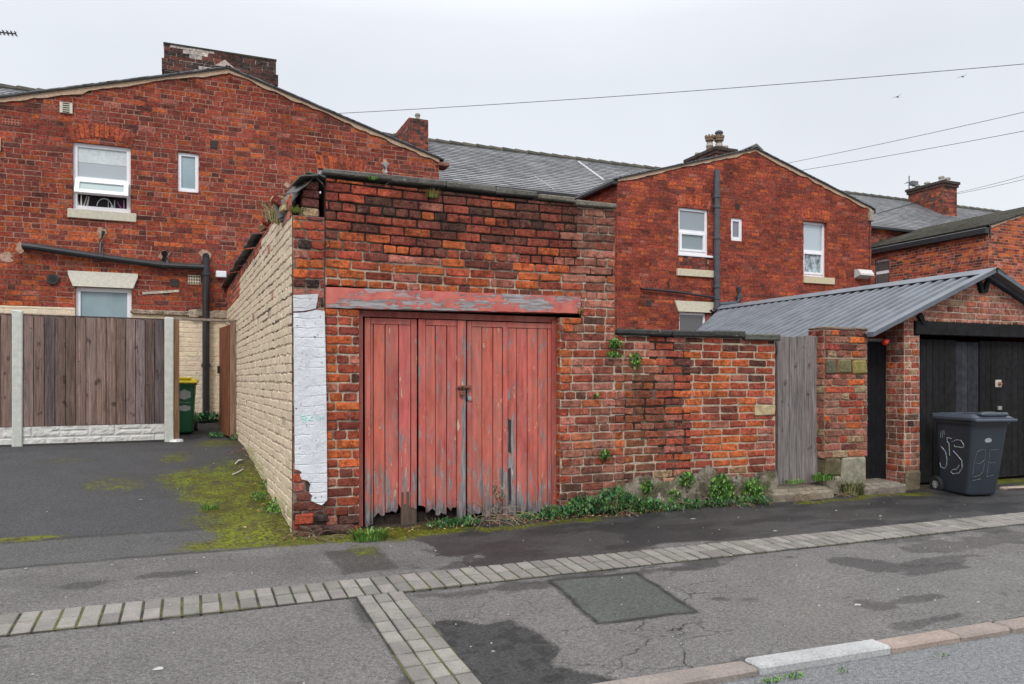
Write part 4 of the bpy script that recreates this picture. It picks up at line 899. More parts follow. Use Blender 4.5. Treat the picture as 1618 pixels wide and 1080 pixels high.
def chimney(x0, x1, y0, y1, z0, z1, seed, cap=True, sooty=.3, pots=(), lab=None):
    rnd = random.Random(seed); mb = MB(); w = (.3, 1.5, 2, 3+4*sooty, .8+5*sooty, .5, 0)
    cf = lambda u, z, r: lerp(pick(w, r), (.12, .06, .045), .35); mm = mk_mort((.33, .27, .22), (.05, .045, .04), lambda u, z: sooty)
    brickwall(mb, (x0, y0, 0), (1, 0, 0), (0, -1, 0), 0, x1-x0, z0, z1, cf, mm, near=False, seed=seed, dep=.008)
    brickwall(mb, (x0, y1, 0), (0, -1, 0), (-1, 0, 0), 0, y1-y0, z0, z1, cf, mm, near=False, seed=seed+1, dep=.008)
    mb.box(x0+.002, x1, y0+.002, y1, z0, z1-.001, PU)
    o = 0
    if cap:
        mb.box(x0-.05, x1+.05, y0-.05, y1+.05, z1-.20, z1-.085, (.075, .045, .04)); mb.box(x0-.09, x1+.09, y0-.09, y1+.09, z1-.084, z1+.02, (.055, .046, .042))
    ch = mb.build('chimney', [BRICK, MORTAR], row, label=lab)
    for (px_, py_, r_, h_, c_) in pots:
        m = MB(); P = [(0, 1), (h_*.75, .9), (h_*.76, 1.2), (h_*.86, 1.2), (h_*.88, 1), (h_, 1.05)]
        m.tube([(px_, py_, z1+a) for a, b in P], [r_*b for a, b in P], 12, c_); m.build('chimney_pot', ANYM, ch)
    return ch
chimney(5.88, 6.46, 21.7, 23.2, 7.6, 9.12, 81, False, .12, [(6.22, 22.0, .07, .24, (.28, .25, .2))])
c3 = chimney(16.70, 17.50, 21.65, 23.3, 7.9, 9.50, 83, True, .6)
def castle_pot(x, y, z, h, cowl, parent, r=.13):
    m = MB(); P = [(0, .95), (.3*h, .9), (.45*h, .75), (.62*h, .8), (.66*h, 1.15), (.80*h, 1.15), (.82*h, 1.28), (.90*h, 1.28)]
    m.tube([(x, y, z+a) for a, b in P], [r*b for a, b in P], 14, (.17, .11, .07))
    m.tube([(x, y, z+.3*h), (x, y, z+.31*h), (x, y, z+.5*h)], [r*.98, r*1.0, r*.85], 14, (.36, .33, .29))
    for k in range(8):
        t = k*math.pi/4; m.box(x+r*1.1*math.cos(t)-.025, x+r*1.1*math.cos(t)+.025, y+r*1.1*math.sin(t)-.025, y+r*1.1*math.sin(t)+.025, z+.9*h, z+h, (.22, .15, .06))
    if cowl:
        m.tube([(x, y, z+h*.9), (x, y, z+h*1.12), (x, y, z+h*1.15), (x, y, z+h*1.27), (x, y, z+h*1.34)], [r*.85, r*.85, r*1.05, r*.9, r*.3], 14, (.05, .055, .065))
    m.build('chimney_pot', ANYM, parent, label='battlemented clay chimney pot'+(' with dark domed cowl' if cowl else ''))
castle_pot(16.80, 22.1, 9.51, .55, False, c3); castle_pot(17.12, 22.0, 9.51, .55, True, c3, .14)
for (x, y) in ((17.36, 21.95), (16.95, 23.0)):
    m = MB(); m.tube([(x, y, 9.50), (x, y, 9.66), (x, y, 9.67), (x, y, 9.71)], [.08, .08, .10, .10], 10, (.40, .38, .33)); m.build('chimney_pot', ANYM, c3)
chimney(27.75, 28.55, 21.6, 23.2, 8.0, 9.45, 85, True, .12, [(28.05, 21.9, .10, .28, (.4, .38, .34)), (28.4, 21.9, .1, .26, (.4, .38, .34)), (28.1, 22.6, .1, .22, (.42, .4, .36)), (28.1, 23.05, .1, .2, (.3, .29, .27))])
mb = MB(); p = atV(1436.5, 300, 23.2); mb.tube([(p[0], 23.2, 8.8), (p[0], 23.2, 10.05)], .022, 6, (.05, .05, .055)); mb.tube([(p[0]-.15, 23.2, 9.78), (p[0]+.9, 23.2, 9.55)], .018, 6, (.2, .2, .22))
mb.box(p[0]+.1, p[0]+.42, 23.1, 23.25, 9.66, 9.84, (.12, .13, .14))
for k in range(4): mb.tube([(p[0]-.1+.22*k, 23.05, 9.75-.045*k), (p[0]-.1+.22*k, 23.35, 9.75-.045*k)], .012, 5, (.2, .2, .22))
o = mb.build('television_aerial', ANYM); meta(o, 'small television aerial on a mast beside the furthest right chimney', 'aerial')
mb = MB(); p0 = atV(-60, 45, 22.5); p1 = atV(25, 53, 22.5); mb.tube([p0, p1], .02, 6, (.08, .08, .09))
for k in range(14):
    t = k/13; c = Vector(p0).lerp(Vector(p1), t); mb.tube([c+Vector((0, -.16, 0)), c+Vector((0, .16, 0))], .012, 5, (.1, .1, .11)); mb.tube([c+Vector((0, 0, -.05)), c+Vector((0, 0, .05))], .012, 5, (.1, .1, .11))
c = Vector(p0).lerp(Vector(p1), .2); mb.tube([c, (c.x, c.y, 8.6)], .025, 6, (.08, .08, .09))
o = mb.build('television_aerial', ANYM); meta(o, 'long television aerial boom poking into the sky at the far left edge', 'aerial')
# --- rear wings
def verge(parent, x0, x1, xa, za, ze0, ze1, V, name='roof', depth=5.1, sl=False, cols=((.09, .095, .10), (.15, .155, .16)), over=.06):
    mb = MB()
    for (xe, ze) in ((x0, ze0), (x1, ze1)):
        s = 1 if xe > xa else -1; L = Vector((xe-xa, 0, ze-za)); Lu = L.normalized()
        a = Vector((xa, V-over, za+.055)); b = Vector((xe, V-over, ze+.055))+Lu*.09
        if sl: slates(mb, b, (0, 1, 0), -Lu, depth, (b-a).length, .26, .2, 9, cols)
        else:
            n = 34
            for k in range(n):   # slate edge, slightly uneven
                p = b.lerp(a, k/n); q = b.lerp(a, (k+1)/n+.01); t = R.uniform(-.004, .004)
                mb.prism([p+Vector((0, 0, t)), q+Vector((0, 0, t)), q+Vector((0, depth, t)), p+Vector((0, depth, t))], (0, 0, .018), lerp(cols[0], cols[1], R.random()))
        mb.prism([a-Vector((0, 0, .02)), b-Vector((0, 0, .02)), b+Vector((0, depth, -.02)), a+Vector((0, depth, -.02))], (0, 0, .012), (.03, .03, .03))
    r = mb.build(name, SLATE, parent)
    mb = MB(); n = 40
    for (xe, ze) in ((x0, ze0), (x1, ze1)):   # mortar fillet under the verge
        for k in range(n):
            a = Vector((xa+(xe-xa)*k/n, V-.03, za+(ze-za)*k/n+.035)); b = Vector((xa+(xe-xa)*(k+1)/n, V-.03, za+(ze-za)*(k+1)/n+.035))
            d0 = .01+.12*float(fbm(k*.6, xe))*(.4+float(fbm(k*.13, xe+4))); d1 = .01+.12*float(fbm((k+1)*.6, xe))*(.4+float(fbm((k+1)*.13, xe+4)))
            mb.prism([a, b, b-Vector((0, 0, d1)), a-Vector((0, 0, d0))], (0, .04, 0), (.50, .36, .26))
    mb.build('verge_mortar', MORTAR, r); return r
# left wing
LX0, LX1, LA, LZ = -3.25, 4.44, .62, 6.86
lh = thing('brick_house', 'rear wing of red brick house with two upstairs windows and cream painted base', 'house', (.6, HV, .8))
LE = 5.72; LS = (LZ-LE)/(LX1-LA)
def lhcol(u, z, rnd):
    n = float(fbm(u*.45+20, z*.7+3)); n2 = float(fbm(u*1.2, z*1.6+60))
    if z < 2.72 and z > 2.0 and u < -1.4: return pick((5, 2, 1.5, .5, 0, .6, .2), rnd)
    w = [.9+4.5*max(0, n-.5)*(2.5 if z < 4.6 else 1), 3.2, 2.6, 1.0+4*max(0, n2-.48), .25+1.6*max(0, n2-.5)*2, .35, 0]
    c = lerp(pick([max(0, q) for q in w], rnd), (.29, .066, .046), .34); k = .50+.80*float(fbm(u*1.3+3, z*2.6+5, 5)); return tuple(q*k for q in c)
def rect(a, b, c, d):  # pixel rect → x0,x1,z0,z1 on the wing plane (centre perspective)
    xa = H(a, 0)[0]; xb = H(b, 0)[0]; zt = H((a+b)/2, c)[2]; zb = H((a+b)/2, d)[2]; return xa, xb, zb, zt
w1 = rect(115, 206.5, 228, 333); w2 = rect(281, 314, 241, 303); w3 = rect(119, 208, 454, 545); w4 = rect(503, 576, 270, 380)
CZ = 2.67  # top of cream band at the house
lmh = [w1, w2, (w3[0], w3[1], w3[2], w3[3]+.0), w4]
mb = MB()
lmort = mk_mort((.43, .25, .19), (.17, .09, .07), lambda u, z: .15+.6*(float(fbm(u*.9, z*.9+30)) > .54))
brickwall(mb, (0, HV, 0), (1, 0, 0), (0, -1, 0), LX0, LX1, CZ, 6.9, lhcol, lmort, holes=lmh, clips=[(-LS, 1, LZ-LS*LA), (LS, 1, LZ+LS*LA)], near=False, seed=91, dep=.005, jit=.004, gap=.014, course=.083)
mb.prism([(LX0+.02, HV+.15, .5), (LX1-.02, HV+.15, .5), (LX1-.02, HV+.15, LE-.04), (LA, HV+.15, LZ-.04), (LX0+.02, HV+.15, LE-.04)], (0, 5, 0), MR)
for w in lmh: reveal(mb, HV, *w, RD)
mb.box(LX1-.001, LX1+.001, HV, HV+.2, .5, LE, RD); mb.box(LX0-.001, LX0+.001, HV, HV+.2, .5, LE, RD)
mb.build('brick_wall', [BRICK, MORTAR], lh)
mb = MB()
brickwall(mb, (0, HV-.01, 0), (1, 0, 0), (0, -1, 0), LX0, LX1, .6, CZ, lambda u, z, r: tuple(q*r.uniform(.96, 1.03) for q in (.72, .60, .45)), lambda u, z, r: (.66, .55, .41), holes=lmh, near=True, seed=92, dep=.0035, jit=.003, gap=.012)
mb.build('painted_wall', [PAINTBRICK, PAINTBRICK], lh, label='cream painted lower brickwork')
mb = MB()   # ragged cement and stone ledge above the paint
for k in range(60):
    t = k/60; p = H(212+t*148, 492+t*6, HV-.03); big = t > .6
    mb.bbox(p[0]-.05, p[0]+.06, HV-.06-(.05 if big else 0)*R.random(), HV+.02, p[2]-.03-.05*big*R.random(), p[2]+.03+.05*big*R.random(), .012, lerp((.42, .33, .25), (.16, .13, .10), R.random()), 0, None, .012)
p = H(225, 463, HV-.03); q = H(283, 459, HV-.03); mb.prism([(p[0], HV-.02, p[2]-.02), (q[0], HV-.02, q[2]-.02), (q[0], HV-.02, q[2]+.02), (p[0], HV-.02, p[2]+.02)], (0, .03, 0), (.5, .45, .38))
mb.build('cement_ledge', STONE, lh)
for (a, b, r_) in ((483/3, 360+20/3, .11), (780/3, 360+130/3, .13), (975/3, 360+125/3, .14), (30/3+0, 360+140/3, .12), (100/3, 360+90/3, .10), (368, 190/3.6+240, .0), (453, 292, .07), (609, 258, .09), (609, 270, .08), (540/3.6+220, 300, 0)):
    if r_ <= 0: continue
    mb = MB(); p = H(a, b, HV-.01); n = 14; mb.prism([(p[0]+r_*.8*math.cos(t*2*math.pi/n)*R.uniform(.5, 1.2), HV-.009, p[2]+r_*.8*math.sin(t*2*math.pi/n)*R.uniform(.5, 1.4)) for t in range(n)], (0, .011, 0), (.42, .27, .20)); mb.build('cement_patch', STONE, lh)
verge(lh, LX0, LX1, LA, LZ, LE, LE, HV)
mb = MB(); p = H(355, 108); mb.prism([(p[0]-.16, HV-.06, LZ+.05), (p[0]+.16, HV-.06, LZ+.05), (p[0], HV-.06, LZ+.17)], (0, .4, 0), (.52, .42, .38)); mb.build('ridge_end', MORTAR, lh)
mb = MB(); p = H(699, 257, HV-.1); mb.bbox(LX1-.02, LX1+.20, HV-.05, HV+.3, p[2]-.04, p[2]+.035, .01, (.2, .09, .06)); mb.bbox(LX1, LX1+.13, HV+.4, HV+5, p[2]-.08, p[2]+.03, .02, (.02, .02, .02)); mb.build('eave_corbel', STONE, lh)
# windows of the left wing
ws = rect(107, 215.5, 330.5, 346)
wa = windows(lh, HV, *w1, bars=(H(160, 283)[2],), rec=.05, fw=.062, pane=PANE, pcols=[(.3, .3, .3), (.36, .40, .43)], sill=(ws[0], ws[1], w1[2]-.15, w1[2]-.005), arch=.09, label='white window with open lower sash and kitchenware behind', opened=True)
y_ = HV+.05+.062
mb = MB(); mb.box(w1[0]+.05, w1[1]-.05, y_+.10, y_+.11, H(160, 262)[2], w1[3], (.62, .65, .66)); mb.box(w1[0]+.05, w1[1]-.05, HV+.135, HV+.14, w1[2], w1[3]+.0, (.015, .012, .02)); mb.build('dark_room', ANYM, wa)
mb = MB(); zb_ = H(160, 257)[2]; mb.box(w1[0]+.062, w1[1]-.062, HV+.05+.026, HV+.05+.0295, zb_, w1[3]-.06, (.55, .60, .62)); mb.build('blind', ANYM, wa)
mb = MB(); za, zb = H(160, 309)[2], H(160, 285)[2]; x0, x1 = w1[0]+.03, w1[1]-.03; M = Matrix.Translation((0, HV+.04, zb)) @ Matrix.Rotation(math.radians(-28), 4, 'X'); L_ = (zb-za)*1.15
for (a, b, c, d) in ((x0, x0+.07, -L_, 0), (x1-.07, x1, -L_, 0), (x0+.07, x1-.07, -L_, -L_+.07), (x0+.07, x1-.07, -.07, 0)): mb.bbox(a, b, -.03, .03, c, d, .005, (.8, .82, .86), 0, M)
sa = mb.build('open_sash', UPVC, wa); mb = MB(); mb.box(x0+.06, x1-.06, -.004, .004, -L_+.06, -.06, (.30, .38, .38), 0, M); mb.build('pane', PANE, sa)
mb = MB(); kz = w1[2]+.08; ky = HV+.115
def item(px_, r, h, c, tilt=0): x = H(px_, 320)[0]; mb.tube([(x, ky, kz), (x+tilt, ky, kz+h*.6), (x+tilt*1.5, ky, kz+h)], [r, r*.7, r*.5], 8, c)
for (a, r, h, c, t) in ((123, .018, .17, (.7, .7, .68), -.03), (127, .015, .18, (.75, .72, .66), 0), (131, .014, .17, (.6, .6, .6), .03), (136, .018, .16, (.7, .68, .66), .02), (170, .008, .15, (.6, .6, .62), 0), (176, .03, .05, (.7, .7, .7), 0), (180, .014, .14, (.5, .5, .52), 0), (191, .012, .12, (.5, .12, .3), -.04), (195, .014, .15, (.7, .25, .45), 0), (203, .03, .2, (.16, .03, .20), 0)): item(a, r, h, c, t)
x = H(164, 320)[0]; mb.tube([(x+.11*math.cos(t*math.pi/12), ky, kz+.02+.13*math.sin(t*math.pi/12)) for t in range(0, 13)], .008, 6, (.8, .8, .8)); mb.build('kitchenware', ANYM, wa)
arch_part(lh, HV, w1[0]-.02, w1[1]+.02, w1[3]+.01, .22, .10, 13, seed=3, w=(2, 3, 2, 1.2, .3, .3, 0))
windows(lh, HV, *w2, rec=.03, fw=.055, pane=FROST, label='narrow white framed frosted window')
windows(lh, HV, *w3, rec=.05, fw=.07, pane=FROST, label='white framed frosted ground floor window')
mb = MB(); a = H(107, 429, HV-.06); b = H(217.5, 433, HV-.06); zt, zb = H(160, 430)[2], w3[3]+.002
mb.prism([(a[0]+.07, HV-.05, zb), (b[0]-.07, HV-.05, zb), (b[0], HV-.05, zt-.06), (b[0], HV-.05, zt), (a[0], HV-.05, zt), (a[0], HV-.05, zt-.06)], (0, .14, 0), (.62, .60, .52)); mb.build('stone_lintel', ANYM, lh)
windows(lh, HV, *w4, rec=.05, fw=.06, pane=PANE, pcol=(.25, .3, .3), label='white window mostly hidden behind the garage parapet')
arch_part(lh, HV, w4[0]-.02, w4[1]+.02, w4[3]+.01, .24, .01, 12, seed=4)
# pipes on the left wing
py_ = HV-.11
P = [H(38, 388, py_), H(60, 391, py_), H(160, 406, py_), H(258, 419, py_), H(325, 422, py_)]
pipe_part(lh, 'soil_pipe', [(P[0][0], HV+.02, P[0][2])]+[tuple(p) for p in P], .055, collars=[(P[2], (1, 0, -.1)), (P[3], (1, 0, -.1))])
pipe_part(lh, 'waste_pipe', [(H(162, 365)[0]+.01, HV+.02, H(162, 365)[2]), H(163, 366, HV-.03), H(159, 385, HV-.06), H(158.5, 403, py_)], .024)
pipe_part(lh, 'soil_pipe', [(H(260, 400)[0], HV+.02, H(260, 400)[2]), H(260, 400, py_), H(260, 408, py_), H(264, 418, py_)], .052)
a = H(325.5, 405, py_); b = H(325.5, 664, py_); a = (a[0], a[1], a[2]); b = (a[0], a[1], .74)
pipe_part(lh, 'soil_pipe', [(a[0], HV+.02, a[2]), (a[0], HV-.06, a[2]+.01), (a[0], py_, a[2]-.03), (a[0], py_, a[2]-.2), b], .058, collars=[((a[0], py_, H(325, 577, py_)[2]), (0, 0, 1)), ((a[0], py_, H(325, 432, py_)[2]), (0, 0, 1))])
# vents
def vent(parent, px_, py2, w, h, col, lab=None, slots=None, V=HV, proud=.015):
    p = atV(px_, py2, V); mb = MB(); mb.bbox(p[0]-w/2, p[0]+w/2, V-proud, V+.03, p[2]-h/2, p[2]+h/2, .004, col)
    if slots:
        nx, nz = slots
        for i in range(nx):
            for k in range(nz):
                cx = p[0]-w/2+w*(i+.5)/nx; cz = p[2]-h/2+h*(k+.5)/nz; mb.box(cx-w/nx*.27, cx+w/nx*.27, V-proud-.002, V-proud+.002, cz-h/nz*.27, cz+h/nz*.27, (.02, .02, .02))
    return mb.build('vent', ANYM, parent, label=lab)
vent(lh, 105, 171, .18, .17, (.55, .52, .42), 'cream plastic air vent', (1, 5), proud=.04)
vent(lh, 307, 442, .20, .16, (.50, .42, .32), 'cream perforated air brick', (5, 3)); vent(lh, 276, 447, .13, .13, (.03, .02, .018), 'dark square air brick', (3, 3)); vent(lh, 19, 193, .26, .10, (.35, .09, .05), 'terracotta air brick', (6, 2))
vent(lh, 338, 228, .12, .14, (.03, .018, .015), 'dark air brick near the narrow window', (3, 3))
mb = MB(); p = H(84, 441); mb.tube([(p[0], HV-.05, p[2]), (p[0], HV+.02, p[2])], .085, 18, (.02, .02, .022)); mb.tube([(p[0], HV-.052, p[2]), (p[0], HV-.049, p[2])], .055, 16, (.002, .002, .002)); mb.build('boiler_flue', SATIN, lh)
mb = MB(); p = H(609, 262, HV-.05); mb.tube([(p[0], HV+.02, p[2]+.03), (p[0], HV-.10, p[2]+.03), (p[0], HV-.10, p[2]-.14)], [.05, .05, .035], 10, (.45, .45, .47)); mb.build('overflow_vent', ANYM, lh)
mb = MB(); p = H(353, 433, HV-.12); mb.bbox(p[0]-.12, p[0]+.05, HV-.1, HV, p[2]-.05, p[2]+.06, .01, (.7, .72, .75)); mb.build('lead_flashing', ANYM, lh)
mb = MB(); p = H(0, 225); mb.bbox(p[0]-.3, H(1.5, 225)[0], HV-.05, HV, H(0, 240)[2], H(0, 218)[2], .01, (.6, .58, .5)); mb.build('sill_end', STONE, lh)
# big chimney on the left wing ridge
mb = MB(); cx0, cx1, cy = -.46, 1.68, 16.9
cf = lambda u, z, r: (.5, .46, .42) if (z > 7.7 and float(fbm(u*1.8, z*5+3)) > .62) else lerp(pick((.0, .5, 1.4, 2.2, 2.6 if z > 7.35 else .8, .3, 0), r), (.05, .04, .036), .7 if z > 7.6 else .35)
mm = lambda u, z, r: lerp((.16, .14, .12), (.66, .60, .55), 1 if (float(fbm(u*2.2, z*4)) > .50) else .1)
brickwall(mb, (cx0, cy, 0), (1, 0, 0), (0, -1, 0), 0, cx1-cx0, 6.0, 7.72, cf, mm, near=False, seed=95, dep=.01)
brickwall(mb, (cx0-.05, cy-.05, 0), (1, 0, 0), (0, -1, 0), 0, cx1-cx0+.1, 7.72, 7.94, cf, mm, near=False, seed=96, dep=.01)
brickwall(mb, (cx0-.01, cy-.01, 0), (1, 0, 0), (0, -1, 0), 0, cx1-cx0+.02, 7.94, 8.24, cf, mm, near=False, seed=97, dep=.01)
mb.box(cx0, cx1, cy+.003, cy+.5, 6, 7.72, PU); mb.box(cx0-.05, cx1+.05, cy-.048, cy+.55, 7.721, 7.94, PU); mb.box(cx0-.01, cx1+.01, cy-.008, cy+.51, 7.941, 8.235, BK)
mb.box(cx0-.02, cx1+.02, cy-.03, cy+.52, 8.236, 8.27, (.05, .05, .035)); mb.build('chimney', [BRICK, MORTAR], lh, label='wide soot blackened corbelled chimney stack')
# right wing
RX_0, RX_1, RA, RZ, RE = 8.40, 15.70, 12.07, 6.80, 5.74; RS = (RZ-RE)/(RX_1-RA)
rh = thing('brick_house', 'rear wing of red brick house with tall grey downpipe up the middle of its gable', 'house', (12, HV, .6))
def rhcol(u, z, rnd):
    n = float(fbm(u*.5+70, z*.8+13)); n2 = float(fbm(u*1.4+9, z*1.4)); c = pick((1.2+2*max(0, n-.45), 4.2, 2.6, .8+2.5*max(0, n2-.5), .15, .3, 0), rnd)
    c = lerp(c, (.29, .062, .042), .42); k = .48+.85*float(fbm(u*2.1+31, z*3.2+15, 5)); return tuple(q*k for q in c)
r1 = rect(1072, 1119, 329, 402); r2 = rect(1155, 1173.5, 344, 380); r3 = rect(1269.5, 1307, 350, 437); r4 = rect(1073, 1117, 493, 560)
mb = MB(); rmh = [r1, r2, r3, r4]
brickwall(mb, (0, HV, 0), (1, 0, 0), (0, -1, 0), RX_0, RX_1, 1.2, 6.9, rhcol, mk_mort((.42, .20, .14), (.15, .06, .042), lambda u, z: .55-(.5 if z < 2.75 else 0)), holes=rmh, clips=[(-RS, 1, RZ-RS*RA), (RS, 1, RZ+RS*RA)], near=False, seed=101, dep=.006, jit=.005, gap=.010, course=.079, L=.232)
brickwall(mb, (RX_0, HV+5, 0), (0, -1, 0), (-1, 0, 0), 0, 5, 1.2, RE, rhcol, mk_mort((.30, .17, .12), (.12, .05, .035), lambda u, z: .5), near=False, seed=102, dep=.006, course=.079)
mb.prism([(RX_0+.02, HV+.15, .5), (RX_1-.02, HV+.15, .5), (RX_1-.02, HV+.15, RE-.04), (RA, HV+.15, RZ-.04), (RX_0+.02, HV+.15, RE-.04)], (0, 5, 0), MR)
for w in rmh: reveal(mb, HV, *w, RD)
mb.box(RX_1-.001, RX_1+.001, HV, HV+.2, .5, RE, RD); mb.build('brick_wall', [BRICK, MORTAR], rh)
verge(rh, RX_0, RX_1, RA, RZ, RE, RE, HV)
mb = MB(); mb.bbox(RX_0-.14, RX_0-.02, HV-.05, HV+5, RE-.10, RE+.0, .02, (.015, .015, .017)); mb.build('gutter', PLASTIC, rh); mb = MB(); mb.bbox(RX_1+.0, RX_1+.12, HV-.05, HV+5, RE-.08, RE+.02, .02, (.02, .02, .02)); mb.build('gutter', PLASTIC, rh)
mb = MB(); mb.prism([(RA-.2, HV-.06, RZ+.05), (RA+.2, HV-.06, RZ+.03), (RA, HV-.06, RZ+.16)], (0, 5, 0), (.12, .115, .10)); mb.build('ridge_tiles', STONE, rh)
s1 = rect(1068.5, 1126, 426, 437); 
windows(rh, HV, *r1, bars=(H(1095, 365)[2],), rec=.04, fw=.06, pcol=(.23, .27, .30), sash=(0,), label='white window with opening lower sash above brick infill', pcols=[(.20, .25, .27), (.25, .29, .32)], arch=0)
mb = MB(); mb.bbox(r1[0]-.02, r1[1]+.10, HV-.05, HV+.06, r1[2]-.05, r1[2]-.002, .006, (.8, .82, .86)); mb.build('plastic_sill', UPVC, rh)
mb = MB(); brickwall(mb, (0, HV-.012, 0), (1, 0, 0), (0, -1, 0), r1[0], r1[1], s1[3]+.0, r1[2]-.05, lambda u, z, r: pick((.5, 1, 1.5, 2, .3, 2, .3), r), mk_mort((.5, .4, .34), f=lambda u, z: 0), near=False, seed=104); mb.build('brick_infill', [BRICK, MORTAR], rh)
mb = MB(); mb.bbox(s1[0], s1[1], HV-.06, HV+.03, s1[2], s1[3], .006, (.55, .49, .36)); mb.build('stone_sill', ANYM, rh)
arch_part(rh, HV, r1[0]-.03, r1[1]+.03, r1[3]+.0, .22, .09, 11, seed=5, w=(4, 3, 1, 0, 0, .5, 0))
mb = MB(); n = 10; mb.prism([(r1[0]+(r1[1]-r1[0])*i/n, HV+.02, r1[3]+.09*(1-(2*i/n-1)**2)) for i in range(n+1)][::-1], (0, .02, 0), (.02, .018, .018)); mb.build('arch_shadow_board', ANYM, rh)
windows(rh, HV, *r2, rec=.03, fw=.075, pcol=(.16, .17, .22), label='tiny white framed window right of the downpipe')
s3 = rect(1268.5, 1317, 438, 447)
windows(rh, HV, *r3, bars=(H(1289, 396)[2],), rec=.09, fw=.055, pane=[NET, PANE], pcols=[(.3, .3, .3), (.42, .50, .55)], sash=(0,), sill=(s3[0], s3[1], s3[2]-.02, s3[3]), sillcol=(.55, .47, .32), label='tall white window with patterned lace curtain', arch=.06)
arch_part(rh, HV, r3[0]-.04, r3[1]+.04, r3[3]+.02, .22, .08, 10, seed=6, w=(4, 3, 1, 0, 0, .5, 0))
windows(rh, HV, *r4, rec=.06, fw=.06, pcol=(.06, .055, .06), label='dark ground floor window just above the yard wall')
mb = MB(); a = H(1064.5, 475); b = H(1126, 478); zt = H(1095, 476)[2]; mb.prism([(a[0]+.10, HV-.05, r4[3]+.002), (b[0]-.02, HV-.05, r4[3]+.002), (b[0], HV-.05, zt), (a[0], HV-.05, zt)], (0, .12, 0), (.58, .54, .42)); mb.build('stone_lintel', ANYM, rh)
a = H(1132.5, 270, HV-.1); b = (a[0], a[1], 1.3)
pipe_part(rh, 'downpipe', [(a[0], a[1], a[2]+.02), a, b], .066, GREYPIPE, collars=[((a[0], a[1], H(1132, y, HV-.1)[2]), (0, 0, 1)) for y in (310, 326, 375, 452, 470, 488)])
pipe_part(rh, 'waste_pipe', [(H(1013, 455)[0], HV+.02, H(1013, 455)[2]), H(1014, 455.5, HV-.07), H(1070, 461, HV-.08), H(1130, 470, HV-.09)], .024)
pipe_part(rh, 'waste_pipe', [(H(1056.5, 446)[0], HV+.02, H(1056.5, 446)[2]), H(1056.5, 447, HV-.06), H(1057, 459.5, HV-.08)], .022)
pipe_part(rh, 'soil_pipe', [(H(1168, 455)[0], HV+.02, H(1168, 455)[2]), H(1168, 455, HV-.10), H(1168, 473, HV-.1), H(1162, 479, HV-.10), H(1136, 481, HV-.1)], .055, GREYPIPE, collars=[(H(1168, 468, HV-.1), (0, 0, 1))])
vent(rh, 1165, 326, .13, .13, (.03, .02, .018), 'dark square air brick', (3, 3)); vent(rh, 1025, 479, .13, .13, (.04, .028, .022), None, (3, 3)); 
mb = MB(); a = H(1349.5, 425); b = H(1371, 441); zt, zb = H(1360, 426)[2], H(1360, 440)[2]
mb.prism([(a[0], HV, zb), (a[0], HV, zt), (a[0], HV-.12, zt-.01), (a[0], HV-.20, zb+.10), (a[0], HV-.20, zb+.06)], (b[0]-a[0], 0, 0), (.55, .55, .53)); mb.build('extractor_cowl', ANYM, rh)
pipe_part(rh, 'cable', [H(1374, 340, HV-.02), H(1374, 470, HV-.02)], .008, n=5)
mb = MB(); p = H(1380, 330); mb.bbox(RX_1-.12, RX_1+.02, HV-.07, HV+.1, RE-.28, RE-.02, .01, (.33, .27, .22)); mb.build('eave_corbel', STONE, rh)
# far right wing
fh = thing('brick_house', 'neat red brick rear wing with black gutter at the far right edge', 'house', (23, HV, .6))
FX, FA, FE = 20.02, 23.6, 5.66; FS = .30; FZ = FE+FS*(FA-FX)
fcol = lambda u, z, r: pick((1.2+(3 if float(fbm(u*.8, z*.8+77)) > .56 else 0), 2.6, 2.2, 2.0, .2, .9, 0), r); fm = mk_mort((.50, .36, .27), (.2, .15, .12), lambda u, z: .05)
mb = MB()
brickwall(mb, (0, HV, 0), (1, 0, 0), (0, -1, 0), FX, 27.2, 1.2, 7.2, fcol, fm, clips=[(-FS, 1, FZ-FS*FA), (FS, 1, FZ+FS*FA)], near=False, seed=111, dep=.005, gap=.013, course=.077, L=.228, hdr=6)
yb = 4.0; wz1 = 1.5+(600-408)/1213*23.9
wy1 = 5-(atU(1383, 430, FX)[1]-HV); wy0 = 5-(atU(1394.5, 430, FX)[1]-HV); wy0, wy1 = sorted((5-(17.95-HV), 5-(17.1-HV)))
wzt = atU(1389, 410, FX)[2]; wzb = atU(1389, 450, FX)[2]
brickwall(mb, (FX, HV+5, 0), (0, -1, 0), (-1, 0, 0), 0, 5, 1.2, FE, fcol, fm, near=False, seed=112, dep=.005, gap=.013, course=.077, L=.228, hdr=6, holes=[(5-(17.95-HV), 5-(17.42-HV), wzb, wzt)])
mb.prism([(FX+.15, HV+.02, .5), (27.2, HV+.02, .5), (27.2, HV+.02, FE-.04), (FA, HV+.02, FZ-.04), (FX+.15, HV+.02, FE-.04)], (0, 5, 0), MR); mb.box(FX+.003, FX+.149, HV+.003, HV+2.9, .5, FE-.05, MR); mb.build('brick_wall', [BRICK, MORTAR], fh)
mb = MB(); mb.box(FX+.06, FX+.1, 17.40, 17.97, wzb-.1, wzt, (.8, .8, .8)); w = mb.build('window', UPVC, fh); mb = MB(); zm = (wzb+wzt)/2-.02; mb.box(FX+.05, FX+.062, 17.42, 17.95, zm+.07, wzt-.06, (.07, .08, .08)); mb.box(FX+.05, FX+.062, 17.42, 17.95, wzb-.1, zm-.03, (.09, .1, .1)); mb.build('pane', PANE, w)
verge(fh, FX, 27.2, FA, FZ, FE, FE, HV, sl=True, cols=((.09, .09, .08), (.24, .235, .20)))
